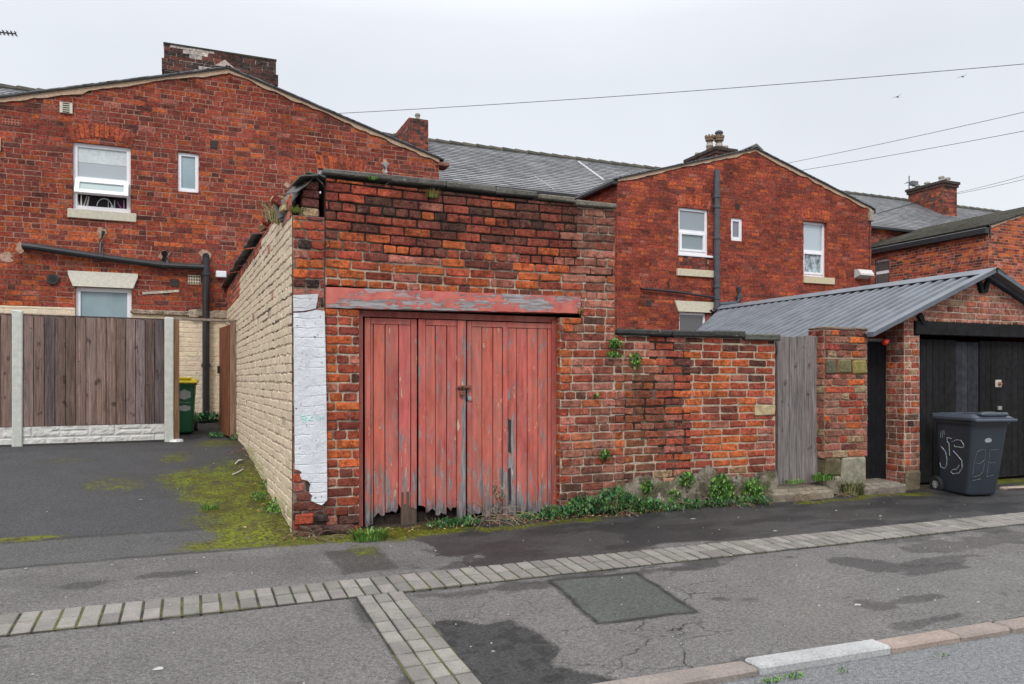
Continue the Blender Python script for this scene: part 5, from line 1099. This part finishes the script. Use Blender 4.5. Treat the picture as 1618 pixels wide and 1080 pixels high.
mb = MB(); mb.bbox(FX-.16, FX-.02, HV-.03, HV+5, FE-.20, FE-.02, .02, (.012, .012, .014)); mb.bbox(FX-.0, FX+.05, HV-.03, HV+.0, FE-.3, FE+.02, .005, (.2, .18, .16)); mb.build('gutter', PLASTIC, fh)
# ================================================================== FENCE, GATE FRAME
F0 = Vector(gr(28, 705)); F1 = Vector(gr(267, 697)); F0.z = F1.z = .62; fd = (F1-F0).normalized(); ang = math.atan2(fd.y, fd.x); FL = (F1-F0).length
fen = thing('timber_fence', 'brown vertical board fence panels between white concrete posts on gravel boards', 'fence', tuple(F0), ang)
FMx = Matrix.Translation(F0) @ Matrix.Rotation(ang, 4, 'Z')
for (u, top) in ((-.0, 1.80), (FL, 1.775), (-1.83, 1.80), (-3.66, 1.80)):
    mb = MB(); mb.bbox(u-.06, u+.06, -.06, .06, -.05, top, .012, (.52, .54, .50), 0, FMx, .002); mb.build('concrete_post', plain('concrete', (.5, .52, .48), .85, .15, 14, .3) if 'concrete' not in bpy.data.materials else bpy.data.materials['concrete'], fen)
for (a, b) in ((.062, FL-.062), (-1.83+.062, -.062), (-3.66+.062, -1.892)):
    mb = MB(); u = a; i = 0; nb = max(1, round((b-a)/.118)); w = (b-a)/nb
    for i in range(nb):
        k = R.uniform(.68, 1.3); t = .5+.5*math.sin(i*1.7+a); c = lerp((.185*k, .125*k, .105*k), (.155*k, .125*k, .125*k), R.random())
        M = FMx @ Matrix.Translation((a+i*w, -.022+.004*(i % 2), 0)) @ Matrix.Rotation(math.radians(5), 4, 'Z')
        mb.bbox(.001, w-.005, -.006, .008, .262, 1.735+R.uniform(-.003, .003), .003, c, 0, M)
    mb.box(a+.001, b-.001, .003, .010, .265, 1.73, (.035, .024, .02), 0, FMx)  # dark sheet added behind the boards, painting the shade lines in their gaps
    mb.box(a, b, -.022, .025, 1.737, 1.755, (.085, .062, .055), 0, FMx)
    mb.box(a, b, .012, .05, .5, .58, (.10, .07, .06), 0, FMx); mb.box(a, b, .012, .05, 1.5, 1.58, (.10, .07, .06), 0, FMx)
    mb.build('board_panel', WOOD, fen)
    mb = MB(); nx_ = int((b-a)/.02); nz_ = 15; vs_ = []
    for r in range(nz_+1):
        for k in range(nx_+1):
            u = a+(b-a)*k/nx_; z = .03+.225*r/nz_; jv = min(abs((u*1.0+.17*(z > .13)) % .33), .33-abs((u+.17*(z > .13)) % .33)); jh = min(abs(z-.11), abs(z-.19) if int(u/.4) % 2 else 9)
            d = .02*min(1, min(jv, jh)/.018)*(.4+1.1*float(fbm(u*22, z*26, 4))); vs_.append(FMx @ Vector((u, -.012-d, z)))
    mb.add(vs_, [[r*(nx_+1)+k, r*(nx_+1)+k+1, (r+1)*(nx_+1)+k+1, (r+1)*(nx_+1)+k] for r in range(nz_) for k in range(nx_)], (.66, .66, .64))
    mb.box(a, b, -.012, .03, .03, .255, (.6, .6, .58), 0, FMx); mb.build('gravel_board', plain("gravel_board_paint", (.56, .56, .54), .8, .12, 9, .3) if 'gravel_board_paint' not in bpy.data.materials else bpy.data.materials['gravel_board_paint'], fen)
gt = thing('wooden_gate', 'open brown timber side gate in a slim frame beside the cream painted wall', 'gate', (.5, 12.3, .62))
mb = MB(); p0 = F1+fd*.085; pr = Vector((.625, F1.y+.12, .62))
GM = Matrix.Translation(p0) @ Matrix.Rotation(ang, 4, 'Z'); gw = (pr-p0).length
mb.bbox(-.02, .05, -.04, .05, .0, 1.74, .004, (.20, .115, .07), 0, GM); mb.bbox(gw-.07, gw+.01, -.04, .05, -.02, 1.74, .004, (.24, .155, .11), 0, GM); mb.bbox(-.02, gw+.01, -.035, .03, 1.742, 1.775, .004, (.27, .22, .18), 0, GM); mb.build('gate_frame', WOOD, gt)
mb = MB(); M = GM @ Matrix.Translation((gw-.075, .03, 0)) @ Matrix.Rotation(math.radians(93), 4, 'Z')
for i in range(7): mb.bbox(i*.118, i*.118+.114, -.012, .012, .04, 1.70, .004, (.17*R.uniform(.85, 1.15), .062, .03), 0, M)
for z in (.25, .95, 1.55): mb.bbox(.0, .82, -.05, -.013, z-.05, z+.05, .004, (.17, .07, .035), 0, M)
gl = mb.build('gate_leaf', WOOD, gt); mb = MB(); mb.bbox(.74, .78, .013, .05, .98, 1.10, .006, (.02, .02, .02), 0, M); mb.bbox(.70, .80, .013, .03, .98, 1.0, .003, (.02, .02, .02), 0, M); mb.build('latch', SATIN, gl)
# ================================================================== WHEELIE BINS
def rrect(w, d, r, n=4):
    P = []
    for (cx, cy, a0) in ((w/2-r, d/2-r, 0), (-w/2+r, d/2-r, 90), (-w/2+r, -d/2+r, 180), (w/2-r, -d/2+r, 270)):
        for k in range(n+1): a = math.radians(a0+90*k/n); P.append((cx+r*math.cos(a), cy+r*math.sin(a)))
    return P
def wheelie(label, loc, rz, body, lidc, s=1.0, kw=1.0):
    t = thing('wheelie_bin', label, 'bin', loc, rz); M = wmat(t) @ Matrix.Diagonal((s*kw, s*kw, s, 1))
    mb = MB(); secs = [(.03, .42, .50, .05), (.05, .45, .53, .05), (.30, .475, .575, .02), (.80, .535, .665, -.015), (.84, .54, .675, -.018), (.842, .575, .72, -.018), (.885, .58, .725, -.018), (.888, .54, .69, -.018)]
    n = None; V = []
    for (z, w, d, yo) in secs:
        P = rrect(w, d, .055, 5); n = len(P); V += [M @ Vector((x, y+yo, z)) for x, y in P]
    F = [[i*n+k, i*n+(k+1) % n, (i+1)*n+(k+1) % n, (i+1)*n+k] for i in range(len(secs)-1) for k in range(n)]+[list(range(n))[::-1], list(range((len(secs)-1)*n, len(secs)*n))]
    mb.add(V, F, body)
    for x in (-.2, .2): mb.bbox(x-.03, x+.03, .26, .34, .72, .84, .006, body, 0, M)
    bo = mb.build('body', SATIN, t)
    mb = MB(); V = []; ls = [(.886, .62, .79, -.03), (.915, .625, .795, -.03), (.918, .60, .77, -.03), (.935, .56, .72, -.025), (.955, .50, .62, -.01), (.958, .3, .4, 0)]
    for (z, w, d, yo) in ls:
        P = rrect(w, d, .06 if w > .4 else .04, 5); n = len(P); V += [M @ Vector((x, y+yo, z)) for x, y in P]
    F = [[i*n+k, i*n+(k+1) % n, (i+1)*n+(k+1) % n, (i+1)*n+k] for i in range(len(ls)-1) for k in range(n)]+[list(range(n))[::-1], list(range((len(ls)-1)*n, len(ls)*n))]
    mb.add(V, F, lidc)
    mb.bbox(-.20, .20, -.415, -.30, .935, .975, .01, lidc, 0, M); mb.bbox(-.09, .09, -.33, -.22, .957, .982, .008, tuple(q*.35 for q in lidc), 0, M)
    for x in (-.17, .17): mb.bbox(x-.035, x+.035, -.42, -.10, .94, .972, .01, lidc, 0, M)
    mb.bbox(-.31, .31, -.452, -.41, .872, .905, .008, lidc, 0, M)
    mb.build('lid', SATIN, t)
    mb = MB(); mb.tube([M @ Vector(p) for p in ((-.26, .33, .88), (-.26, .39, .93), (.26, .39, .93), (.26, .33, .88))], .016*s, 8, body)
    for x in (-.24, -.08, .08, .24): mb.tube([M @ Vector((x-.03, .365, .915)), M @ Vector((x+.03, .365, .915))], .024*s, 8, body)
    mb.build('handle', SATIN, t)
    mb = MB(); mb.tube([M @ Vector((-.28, .28, .10)), M @ Vector((.28, .28, .10))], .012*s, 8); mb.build('axle', STEEL, t)
    for x in (-1, 1):
        mb = MB(); P = [(x*.235, .055), (x*.24, .092), (x*.255, .10), (x*.28, .10), (x*.292, .09), (x*.292, .06)]
        mb.tube([M @ Vector((a, .285, .10)) for a, r in P], [r*s for a, r in P], 22); wl = mb.build('wheel', RUBBER, t)
        mb = MB(); mb.tube([M @ Vector((x*.285, .285, .10)), M @ Vector((x*.296, .285, .10))], [.05*s, .046*s], 16, (.13, .13, .14)); mb.tube([M @ Vector((x*.29, .285, .10)), M @ Vector((x*.302, .285, .10))], [.018*s, .016*s], 10, (.3, .3, .3))
        for k in range(6):
            a = k*math.pi/3; mb.tube([M @ Vector((x*.297, .285+.014*math.cos(a), .10+.014*math.sin(a))), M @ Vector((x*.297, .285+.043*math.cos(a), .10+.043*math.sin(a)))], .005*s, 5, (.30, .30, .31))
        mb.build('hub', ANYM, wl)
    return t, M, bo
bx = Vector(gr(1531, 786)); rz = -math.radians(11.5); off = Matrix.Rotation(rz, 3, 'Z') @ Vector((-.21, -.22, 0))
# tall dark bin by the black doors
bin_, BM, bbody = wheelie('dark grey wheelie bin with chalk white scrawl standing before the black garage doors', (bx.x-off.x, bx.y-off.y, bx.z-.012), rz, (.026, .034, .047), (.055, .068, .090), 1.0, .87)
def bodyw(z): return np.interp(z, [.05, .30, .80, .84], [.45, .475, .535, .54])
def bodyd(z): return np.interp(z, [.05, .30, .80, .84], [.53, .575, .665, .675])
def bodyo(z): return np.interp(z, [.05, .30, .80, .84], [.05, .02, -.015, -.018])
def side_pt(y, z): return BM @ Vector((-bodyw(z)/2-.003, y, z))
def front_pt(x, z): return BM @ Vector((x, bodyo(z)-bodyd(z)/2-.003, z))
mb = MB()
def stroke(pts, f, r=.006, c=(.27, .31, .34)):
    global mb
    P = []
    for a, b in zip(pts, pts[1:]):
        for k in range(5): P.append((a[0]+(b[0]-a[0])*k/5, a[1]+(b[1]-a[1])*k/5))
    P.append(pts[-1]); prev = None
    for a, b in zip(P, P[1:]):
        A, B_ = f(*a), f(*b); mb.tube([A, B_], r*R.uniform(.6, 1.1), 4, tuple(q*R.uniform(.6, 1.1) for q in c))
# "55" on the side face: y from +.27 (left, rear) to -.27 (right, front)
stroke([(.22, .56), (.14, .50), (.12, .42), (.13, .34), (.17, .30), (.24, .31), (.25, .36)], side_pt, .006)
stroke([(.02, .66), (.10, .67), (.10, .62), (.07, .60), (.07, .46)], side_pt, .006)
stroke([(.02, .62), (-.06, .65), (-.14, .65), (-.19, .60), (-.17, .57), (-.03, .57), (-.02, .59)], side_pt, .007)
stroke([(.00, .52), (-.06, .48), (-.14, .42), (-.14, .34), (-.08, .27), (.02, .25), (.06, .27), (.03, .30), (-.04, .31), (-.09, .36)], side_pt, .007)
stroke([(.22, .66), (.21, .73), (.15, .75), (.15, .69)], side_pt, .004, (.2, .23, .25)); stroke([(.185, .66), (.18, .74)], side_pt, .004, (.2, .23, .25))
mb2 = mb; 
mb.build('chalk_number', ANYM, bbody, label='chalky white hand drawn 55'); mb = MB()
F_ = front_pt
for P in ([(-.17, .52), (-.19, .44), (-.20, .34), (-.19, .24)], [(-.17, .53), (-.10, .56), (-.04, .55), (-.04, .44), (-.10, .40), (-.17, .40)], [(-.04, .40), (-.05, .30), (-.09, .26), (-.19, .24)], [(.02, .54), (.02, .24)], [(.02, .55), (.15, .55)], [(.03, .40), (.12, .40)], [(.02, .24), (.12, .26)], [(-.19, .20), (-.06, .22)]): stroke(P, F_, .0035, (.12, .14, .16))
mb.build('chalk_letters', ANYM, bbody, label='faint hand drawn letters B and E'); mb = MB()
for k in range(2):
    r1_, r2_ = (.05, .022) if k == 0 else (.028, .012); stroke([(-.02+r1_*math.cos(a*math.pi/6), .66+r2_*math.sin(a*math.pi/6)) for a in range(13)], F_, .0035, (.6, .62, .65))
stroke([(-.07, .66), (.03, .66)], F_, .003, (.6, .62, .65)); stroke([(-.06, .675), (.02, .645)], F_, .0025, (.6, .62, .65)); stroke([(-.06, .645), (.02, .675)], F_, .0025, (.6, .62, .65))
mb.build('emblem', ANYM, bbody, label='small white oval emblem')
g_ = gr(290, 690)
gb, GBM, gbody = wheelie('green wheelie bin with yellow lid just behind the fence end post', (-.15, 12.98, .665), math.radians(-2), (.028, .16, .075), (.78, .62, .03), .90)
mb = MB()
def gfront(x, z): return GBM @ Vector((x, bodyo(z)-bodyd(z)/2-.003, z))
for (x0, x1, z0, z1) in ((.0, .20, .60, .76), (.0, .20, .40, .50)):
    n = 12; mb.prism([gfront((x0+x1)/2+(x1-x0)/2*math.cos(2*math.pi*k/n)*(1.15 if k % 3 else .95), (z0+z1)/2+(z1-z0)/2*math.sin(2*math.pi*k/n)*(1.1 if k % 2 else .9)) for k in range(n)], (0, .004, 0), (.45, .52, .55))
stroke([(.03, .54), (.08, .55), (.13, .54), (.18, .55)], gfront, .006, (.35, .45, .45))
mb.build('stickers', ANYM, gbody)
mb = MB(); mb.bbox(-.285*.9, .285*.9, -.38*.9, .37*.9, .862*.9, .915*.9, .012, (.02, .15, .07), 0, wmat(gb)); mb.build('rim', SATIN, gb)
mb = MB(); p = gr(279, 697); mb.tube([(p[0], p[1], p[2]-.005), (p[0], p[1], p[2]+.03), (p[0], p[1], p[2]+.035)], [.10, .085, .03], 12, (.62, .63, .64)); o = mb.build('white_lid', SATIN); meta(o, 'small white plastic tub lid lying at the foot of the gate frame', 'lid')
# ================================================================== OVERHEAD CABLES, BIRDS
def cable(a, b, label, sag=.25, r=.012):
    A, B_ = Vector(a), Vector(b); mb = MB(); n = 40; mb.tube([A.lerp(B_, k/n)-Vector((0, 0, sag*4*(k/n)*(1-k/n))) for k in range(n+1)], r, 5, (.035, .035, .04)); o = mb.build('overhead_cable', ANYM); meta(o, label, 'cable', 'cables crossing the sky')
cable(atV(430, 184, 20), atV(1760, 88, 9), 'topmost cable crossing the sky above the long slate roof', .10, .007)
cable(atV(1200, 266, 20), atV(1720, 153, 11), 'upper of the two cables rising right from the middle gable', .05, .007)
cable(atV(1200, 279, 20), atV(1720, 187, 11), 'lower of the two cables rising right from the middle gable', .05, .007)
cable(atV(1512, 304, 21.5), atV(1720, 247, 12), 'upper cable running right from the furthest chimney', .05, .007)
cable(atV(1512, 306, 21.5), atV(1720, 256, 12), 'lower cable running right from the furthest chimney', .05, .007)
for (px_, py2, lab) in ((1521, 121, 'small gull gliding high at upper right under the top cable'), (1418, 153, 'tiny distant bird left of the gliding gull')):
    c = Vector(atV(px_, py2, 60)); mb = MB(); mb.tube([c+Vector((-.22, 0, 0)), c+Vector((-.1, 0, .02)), c+Vector((.1, 0, .02)), c+Vector((.25, 0, 0))], [.02, .07, .06, .01], 6, (.1, .1, .11))
    for s in (-1, 1): mb.add([c+Vector((-.08, 0, .02)), c+Vector((.08, 0, .02)), c+Vector((.02, s*.35, .16)), c+Vector((-.1, s*.7, .08))], [(0, 1, 2, 3)], (.12, .12, .13))
    mb.add([c+Vector((-.06, 0, 0)), c+Vector((.08, 0, 0)), c+Vector((.25, 0, .18)), c+Vector((.15, 0, .16))], [(0, 1, 2, 3)], (.12, .12, .13)); o = mb.build('bird', ANYM); meta(o, lab, 'bird')
# ================================================================== PLANTS
GRN = ((.05, .13, .02), (.09, .21, .03), (.15, .28, .045), (.03, .08, .02)); IVY = ((.018, .085, .028), (.035, .13, .04), (.07, .18, .05), (.015, .05, .02))
def leafcloud(mb, blobs, size, cols, seed, flat_=.5):
    rnd = random.Random(seed)
    for (c, rad, n) in blobs:
        c = Vector(c)
        for i in range(n):
            while True:
                p = Vector((rnd.uniform(-1, 1), rnd.uniform(-1, 1), rnd.uniform(-1, 1)))
                if p.length < 1: break
            q = c+Vector((p.x*rad[0], p.y*rad[1], p.z*rad[2])); s = size*rnd.uniform(.55, 1.25)
            d = Vector((rnd.uniform(-1, 1), rnd.uniform(-1.2, .6), rnd.uniform(-.3, 1.0))).normalized(); u = d.cross(Vector((rnd.uniform(-.4, .4), rnd.uniform(-.4, .4), 1))).normalized(); w = u.cross(d)
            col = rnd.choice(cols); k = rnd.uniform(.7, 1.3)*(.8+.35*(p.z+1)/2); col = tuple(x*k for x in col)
            a = q-w*s; b = q+u*s*.55+d*s*.12; e = q+w*s*1.1; f = q-u*s*.55+d*s*.12
            mb.add([a, b, e, f], [(0, 1, 2), (0, 2, 3)], col)
def blades(mb, c, n, h, spread, cols, seed, w=.003):
    rnd = random.Random(seed); c = Vector(c)
    for i in range(n):
        a = rnd.uniform(0, 2*math.pi); r = spread*math.sqrt(rnd.random())*.5; b = c+Vector((r*math.cos(a), r*math.sin(a)*.6, 0)); hh = h*rnd.uniform(.45, 1.1); lean = Vector((math.cos(a), math.sin(a)*.7, 0))*hh*rnd.uniform(.15, .8)
        sd = Vector((-math.sin(a), math.cos(a), 0))*w*rnd.uniform(.7, 1.4); P = [b, b+lean*.35+Vector((0, 0, hh*.55)), b+lean*.8+Vector((0, 0, hh*.85)), b+lean*1.15+Vector((0, 0, hh*.8))]
        col = rnd.choice(cols); k = rnd.uniform(.7, 1.3); col = tuple(x*k for x in col)
        mb.add([P[0]-sd, P[0]+sd, P[1]+sd, P[1]-sd, P[2]+sd*.7, P[2]-sd*.7, P[3]], [(0, 1, 2, 3), (3, 2, 4, 5), (5, 4, 6)], col)
def plant(name, label, cat, mb, group=None): o = mb.build(name, LEAF); return meta(o, label, cat, group)
def stems(mb, c, n, h, seed, col=(.10, .07, .04), r=.0025):
    rnd = random.Random(seed); c = Vector(c)
    for i in range(n):
        p = c+Vector((rnd.uniform(-.08, .08), rnd.uniform(-.03, .03), 0)); P = [p]
        d = Vector((rnd.uniform(-.7, .7), rnd.uniform(-.8, .2), rnd.uniform(.5, 1)))
        for k in range(5): d = (d+Vector((rnd.uniform(-.5, .5), rnd.uniform(-.4, .3), -.28))).normalized(); p = p+d*h/5; P.append(p)
        mb.tube(P, r, 4, tuple(q*rnd.uniform(.7, 1.4) for q in col))
# ground cover at the foot of the walls
mb = MB(); B_ = []
for px_, py2, rx, rz_, n in ((700, 824, .14, .05, 220), (735, 822, .13, .05, 220), (835, 815, .12, .05, 200), (870, 808, .16, .08, 420), (905, 800, .18, .12, 620), (945, 792, .20, .15, 820), (985, 798, .18, .11, 560), (1015, 796, .15, .08, 380), (1060, 797, .15, .05, 260), (1095, 795, .12, .06, 220), (930, 775, .10, .06, 130), (1130, 790, .15, .06, 260), (1175, 790, .15, .06, 260), (1205, 788, .10, .05, 150)):
    g = gr(px_, py2+8); B_.append(((g[0], min(g[1]+.02, V0-.10), g[2]+rz_*.6), (rx*1.1, .10, rz_), n))
leafcloud(mb, B_, .015, IVY+GRN[:2]+((.05, .09, .04), (.10, .12, .06)), 5); leafcloud(mb, [(c, r, n//4) for c, r, n in B_], .026, IVY, 6)
for i_, (c, r, n) in enumerate(B_): blades(mb, (c[0], c[1], c[2]-.05), n//12, .14, .3, ((.10, .15, .04), (.22, .19, .10), (.08, .14, .03)), 300+i_, .002)
meta(mb.build('ground_cover_weeds', LEAF), kind='stuff')
mb = MB()
for k in range(6): g = gr(R.uniform(395, 440), R.uniform(765, 815)); leafcloud(mb, [((g[0], g[1], g[2]+.05), (.10, .12, .05), 110)], .016, GRN, 50+k)
for k in range(5): g = gr(R.uniform(330, 378), R.uniform(662, 700)); leafcloud(mb, [((g[0], g[1], g[2]+.04), (.14, .12, .05), 90)], .022, IVY, 60+k)
g = Vector(gr(372, 690)); leafcloud(mb, [((g.x, g.y+.3, g.z+.1), (.06, .3, .14), 120)], .02, IVY, 66); leafcloud(mb, [((.2, 14.0, .86), (.55, .12, .10), 500)], .035, IVY, 67)
meta(mb.build('driveway_weeds', LEAF), kind='stuff')
def wallplant(px_, py2, rx, rz_, n, label, cols=GRN, size=.02, V=V0-.05, seed=0, name='wall_plant'):
    p = atV(px_, py2, V); mb = MB(); leafcloud(mb, [(p, (rx, .04, rz_), n)], size, cols, seed); plant(name, label, 'plant', mb, 'leafy plants rooted in the old brickwork')
wallplant(972, 543, .085, .06, 110, 'leafy green plant growing high in the wall joint just below the coping end', seed=1)
wallplant(970, 560, .09, .03, 60, 'thin leafy plant directly under the highest wall plant', seed=2)
wallplant(1004, 568, .07, .085, 110, 'leafy green plant hanging from the wall right of the highest wall plant', seed=3)
wallplant(956, 718, .06, .05, 110, 'round bright green plant low on the wall right of the red doors', seed=4, size=.018)
wallplant(1023, 768, .07, .06, 110, 'small green plant above the ground cover at the middle of the yard wall', seed=5)
wallplant(1085, 758, .10, .09, 190, 'two lobed green bush clinging to the plinth left of the largest bush', seed=6)
wallplant(1065, 782, .08, .07, 110, 'low green plant at the plinth foot under the two lobed bush', seed=7)
wallplant(1140, 772, .17, .17, 620, 'largest leafy green bush against the plinth of the yard wall', seed=8, V=V0-.09)
wallplant(1190, 775, .15, .13, 420, 'leafy green bush at the right end of the yard wall beside the stone step', seed=9, V=V0-.09)
wallplant(943, 626, .02, .02, 25, 'tiny green sprig in a wall joint at mid height near the doors', seed=10)
wallplant(918, 492, .03, .04, 40, 'tiny green sprig at the right end of the red lintel', seed=11, cols=((.09, .12, .03), (.12, .15, .04)), size=.012)
def tuft(px_, py2, n, h, sp, label, cols, seed, z=None, V=None, w=.003):
    p = gr(px_, py2) if V is None else atV(px_, py2, V); mb = MB(); blades(mb, p, n, h, sp, cols, seed, w); leafcloud(mb, [((p[0], p[1], p[2]+h*.2), (sp*.4, sp*.3, h*.2), n//3)], .010, cols, seed); plant('grass_tuft', label, 'grass', mb, 'tufts of grass')
LG = ((.09, .20, .03), (.13, .26, .04), (.06, .13, .025)); DG = ((.22, .19, .10), (.12, .14, .05), (.08, .12, .03))
tuft(585, 852, 260, .10, .30, 'bright green grass tuft at the left foot of the red doors', LG, 1, w=.004)
tuft(1345, 782, 260, .20, .30, 'tall yellowing grass tuft in front of the crumbling pier', DG, 2)
tuft(1290, 782, 120, .10, .22, 'short green grass tuft left of the yellowing tuft', LG, 3)
tuft(1255, 763, 100, .05, .30, 'low grass along the sill of the grey gate', LG, 4, V=V0-.04)
tuft(1300, 758, 160, .09, .30, 'grass tuft on the stone step between grey gate and pier', GRN, 5, V=V0-.06)
tuft(1418, 772, 90, .10, .25, 'grass tuft at the foot of the garage pier left of the dark bin', LG, 6)
tuft(684, 312, 90, .09, .12, 'grass tuft growing just under the garage coping', ((.12, .16, .03), (.2, .17, .06)), 7, V=V0-.03)
tuft(330, 805, 60, .07, .16, 'small green grass tuft out on the mossy driveway', LG, 8)
tuft(438, 352, 90, .22, .22, 'pale dry grass sprouting from the top of the cream side wall', ((.36, .30, .16), (.2, .2, .06), (.3, .24, .12)), 9, V=7.3)
tuft(590, 283, 30, .04, .12, 'tiny sprout on the garage coping stones', LG, 10, V=V0-.05)
tuft(470, 335, 60, .06, .14, 'mossy tuft beside the tilted slates on the garage corner', ((.14, .15, .02), (.1, .12, .02)), 11, V=V0-.03)
# dead stems by the doors and along the plinth
mb = MB()
for i, (px_, py2, h, n) in enumerate(((765, 822, .42, 16), (790, 820, .34, 16), (812, 818, .22, 12))): g = gr(px_, py2); stems(mb, (g[0], V0-.02, g[2]), n, h, 70+i, (.26, .21, .14), .0018)
p = atV(783, 815, V0-.03); leafcloud(mb, [((p[0], p[1], .45), (.03, .03, .2), 60), ((p[0]+.06, p[1], .42), (.03, .03, .12), 40)], .016, ((.12, .13, .08), (.06, .08, .04), (.2, .18, .14)), 77)
o = mb.build('dead_weed', ANYM); meta(o, 'tangle of pale dead stems in front of the middle of the red doors', 'plant')
mb = MB()
for i, (px_, py2) in enumerate(((1240, 790), (1270, 792), (1330, 785), (1395, 782), (1060, 805), (985, 815), (470, 850), (900, 812), (940, 806), (1020, 806), (1110, 800), (1165, 800), (1205, 795), (455, 835), (445, 822), (500, 856))): g = gr(px_, py2); stems(mb, (g[0], g[1]+.04, g[2]), 12, .2, 90+i, (.17, .12, .08))
meta(mb.build('dead_stems', ANYM), kind='stuff')
mb = MB(); rnd = random.Random(5)
for k in range(900):
    t = rnd.random()
    if t < .35: yy = rnd.uniform(6.7, 10.5); g = (.77-(yy-6.6)*.02-abs(rnd.gauss(0, .14)), yy, gz(yy)+.01)
    elif t < .8: g = gr(rnd.uniform(590, 1100), 0+rnd.uniform(812, 835)); g = (g[0], V0-rnd.uniform(.03, .30), gz(6.4))
    else: g = gr(rnd.uniform(440, 500), rnd.uniform(820, 858))
    if g[0] > .80-(g[1]-6.6)*.02 and g[1] > V0-.03: continue
    s = rnd.uniform(.006, .02); a = rnd.uniform(0, 6.28); c = rnd.choice(((.30, .12, .05), (.22, .13, .08), (.42, .30, .2), (.10, .07, .05), (.35, .07, .03)))
    M = Matrix.Translation((g[0], g[1], g[2]+.02+rnd.uniform(0, .02))) @ Matrix.Rotation(a, 4, 'Z') @ Matrix.Rotation(rnd.uniform(-.6, .6), 4, 'X')
    mb.add([M @ Vector(p) for p in ((-s, 0, 0), (0, s*.5, s*.3), (s*1.1, 0, 0), (0, -s*.5, s*.2))], [(0, 1, 2), (0, 2, 3)], c)
meta(mb.build('dry_leaves', ANYM), kind='stuff')
# litter specks and grit on the tarmac
mb = MB(); rnd = random.Random(9)
for k in range(300):
    x_, y = rnd.uniform(-2.5, 10), rnd.uniform(3.3, 6.4) if rnd.random() < .72 else rnd.uniform(6.4, 11)
    if y > 6.4 and x_ > .6: continue
    s = rnd.uniform(.002, .006) if rnd.random() < .95 else rnd.uniform(.007, .012); c = rnd.uniform(.2, .6); n = 6
    z = gz(y)+(float(fbm(x_*1.3, y*1.3))-.5)*.02+.002+(.012 if 4.8 < y < 5.25 else 0)
    pts = [(x_+s*math.cos(t*2*math.pi/n)*rnd.uniform(.6, 1.3), y+s*math.sin(t*2*math.pi/n)*rnd.uniform(.5, 1.2), z) for t in range(n)]; mb.prism(pts, (0, 0, .004), (c, c, c*.95))
for (px_, py2, s) in ((622, 744, .016), (617, 798, .014), (1355, 955, .022), (250, 1058, .024), (1095, 820, .022), (222, 790, .014), (1225, 839, .018), (1545, 952, .012)):
    if s == 0: continue
    g = gr(px_, py2); n = 9; z = g[2]+(float(fbm(g[0]*1.3, g[1]*1.3))-.5)*.02+.003; mb.prism([(g[0]+s*1.3*math.cos(t*2*math.pi/n)*rnd.uniform(.5, 1.3), g[1]+s*math.sin(t*2*math.pi/n)*rnd.uniform(.4, 1.2), z) for t in range(n)], (0, 0, .002), (.36, .36, .34))
meta(mb.build('litter_specks', ANYM), kind='stuff')
for (P, lab) in (([(368, 752), (376, 749), (384, 744)], 'lower white plastic stick lying on the moss by the cream wall'), ([(372, 735), (378, 729), (383, 729), (376, 731)], 'upper bent white plastic stick lying on the driveway by the cream wall')):
    mb = MB(); mb.tube([Vector(gr(*p))+Vector((0, 0, .022)) for p in P], .007, 6, (.6, .6, .6)); o = mb.build('plastic_stick', ANYM); meta(o, lab, 'litter')
g = gr(1600, 771); mb = MB(); mb.bbox(g[0]-.18, g[0]+.3, g[1]-.06, g[1]+.05, g[2]-.01, g[2]+.018, .006, (.42, .33, .27), 0, None, .01); o = mb.build('flat_stone', STONE); meta(o, 'thin flat pinkish stone lying before the black garage doors', 'stone')
print('verts', sum(len(o.data.vertices) for o in bpy.data.objects if o.type == 'MESH'))
mb = MB(); 
for (px_, py2, n) in ((1215, 1068, 70), (1250, 1062, 60), (1330, 1052, 20), (1480, 1030, 14)): g = gr(px_, py2); leafcloud(mb, [((g[0], g[1]-.02, .04), (.07, .025, .012), n)], .008, GRN, px_)
meta(mb.build('kerb_weeds', LEAF), kind='stuff')
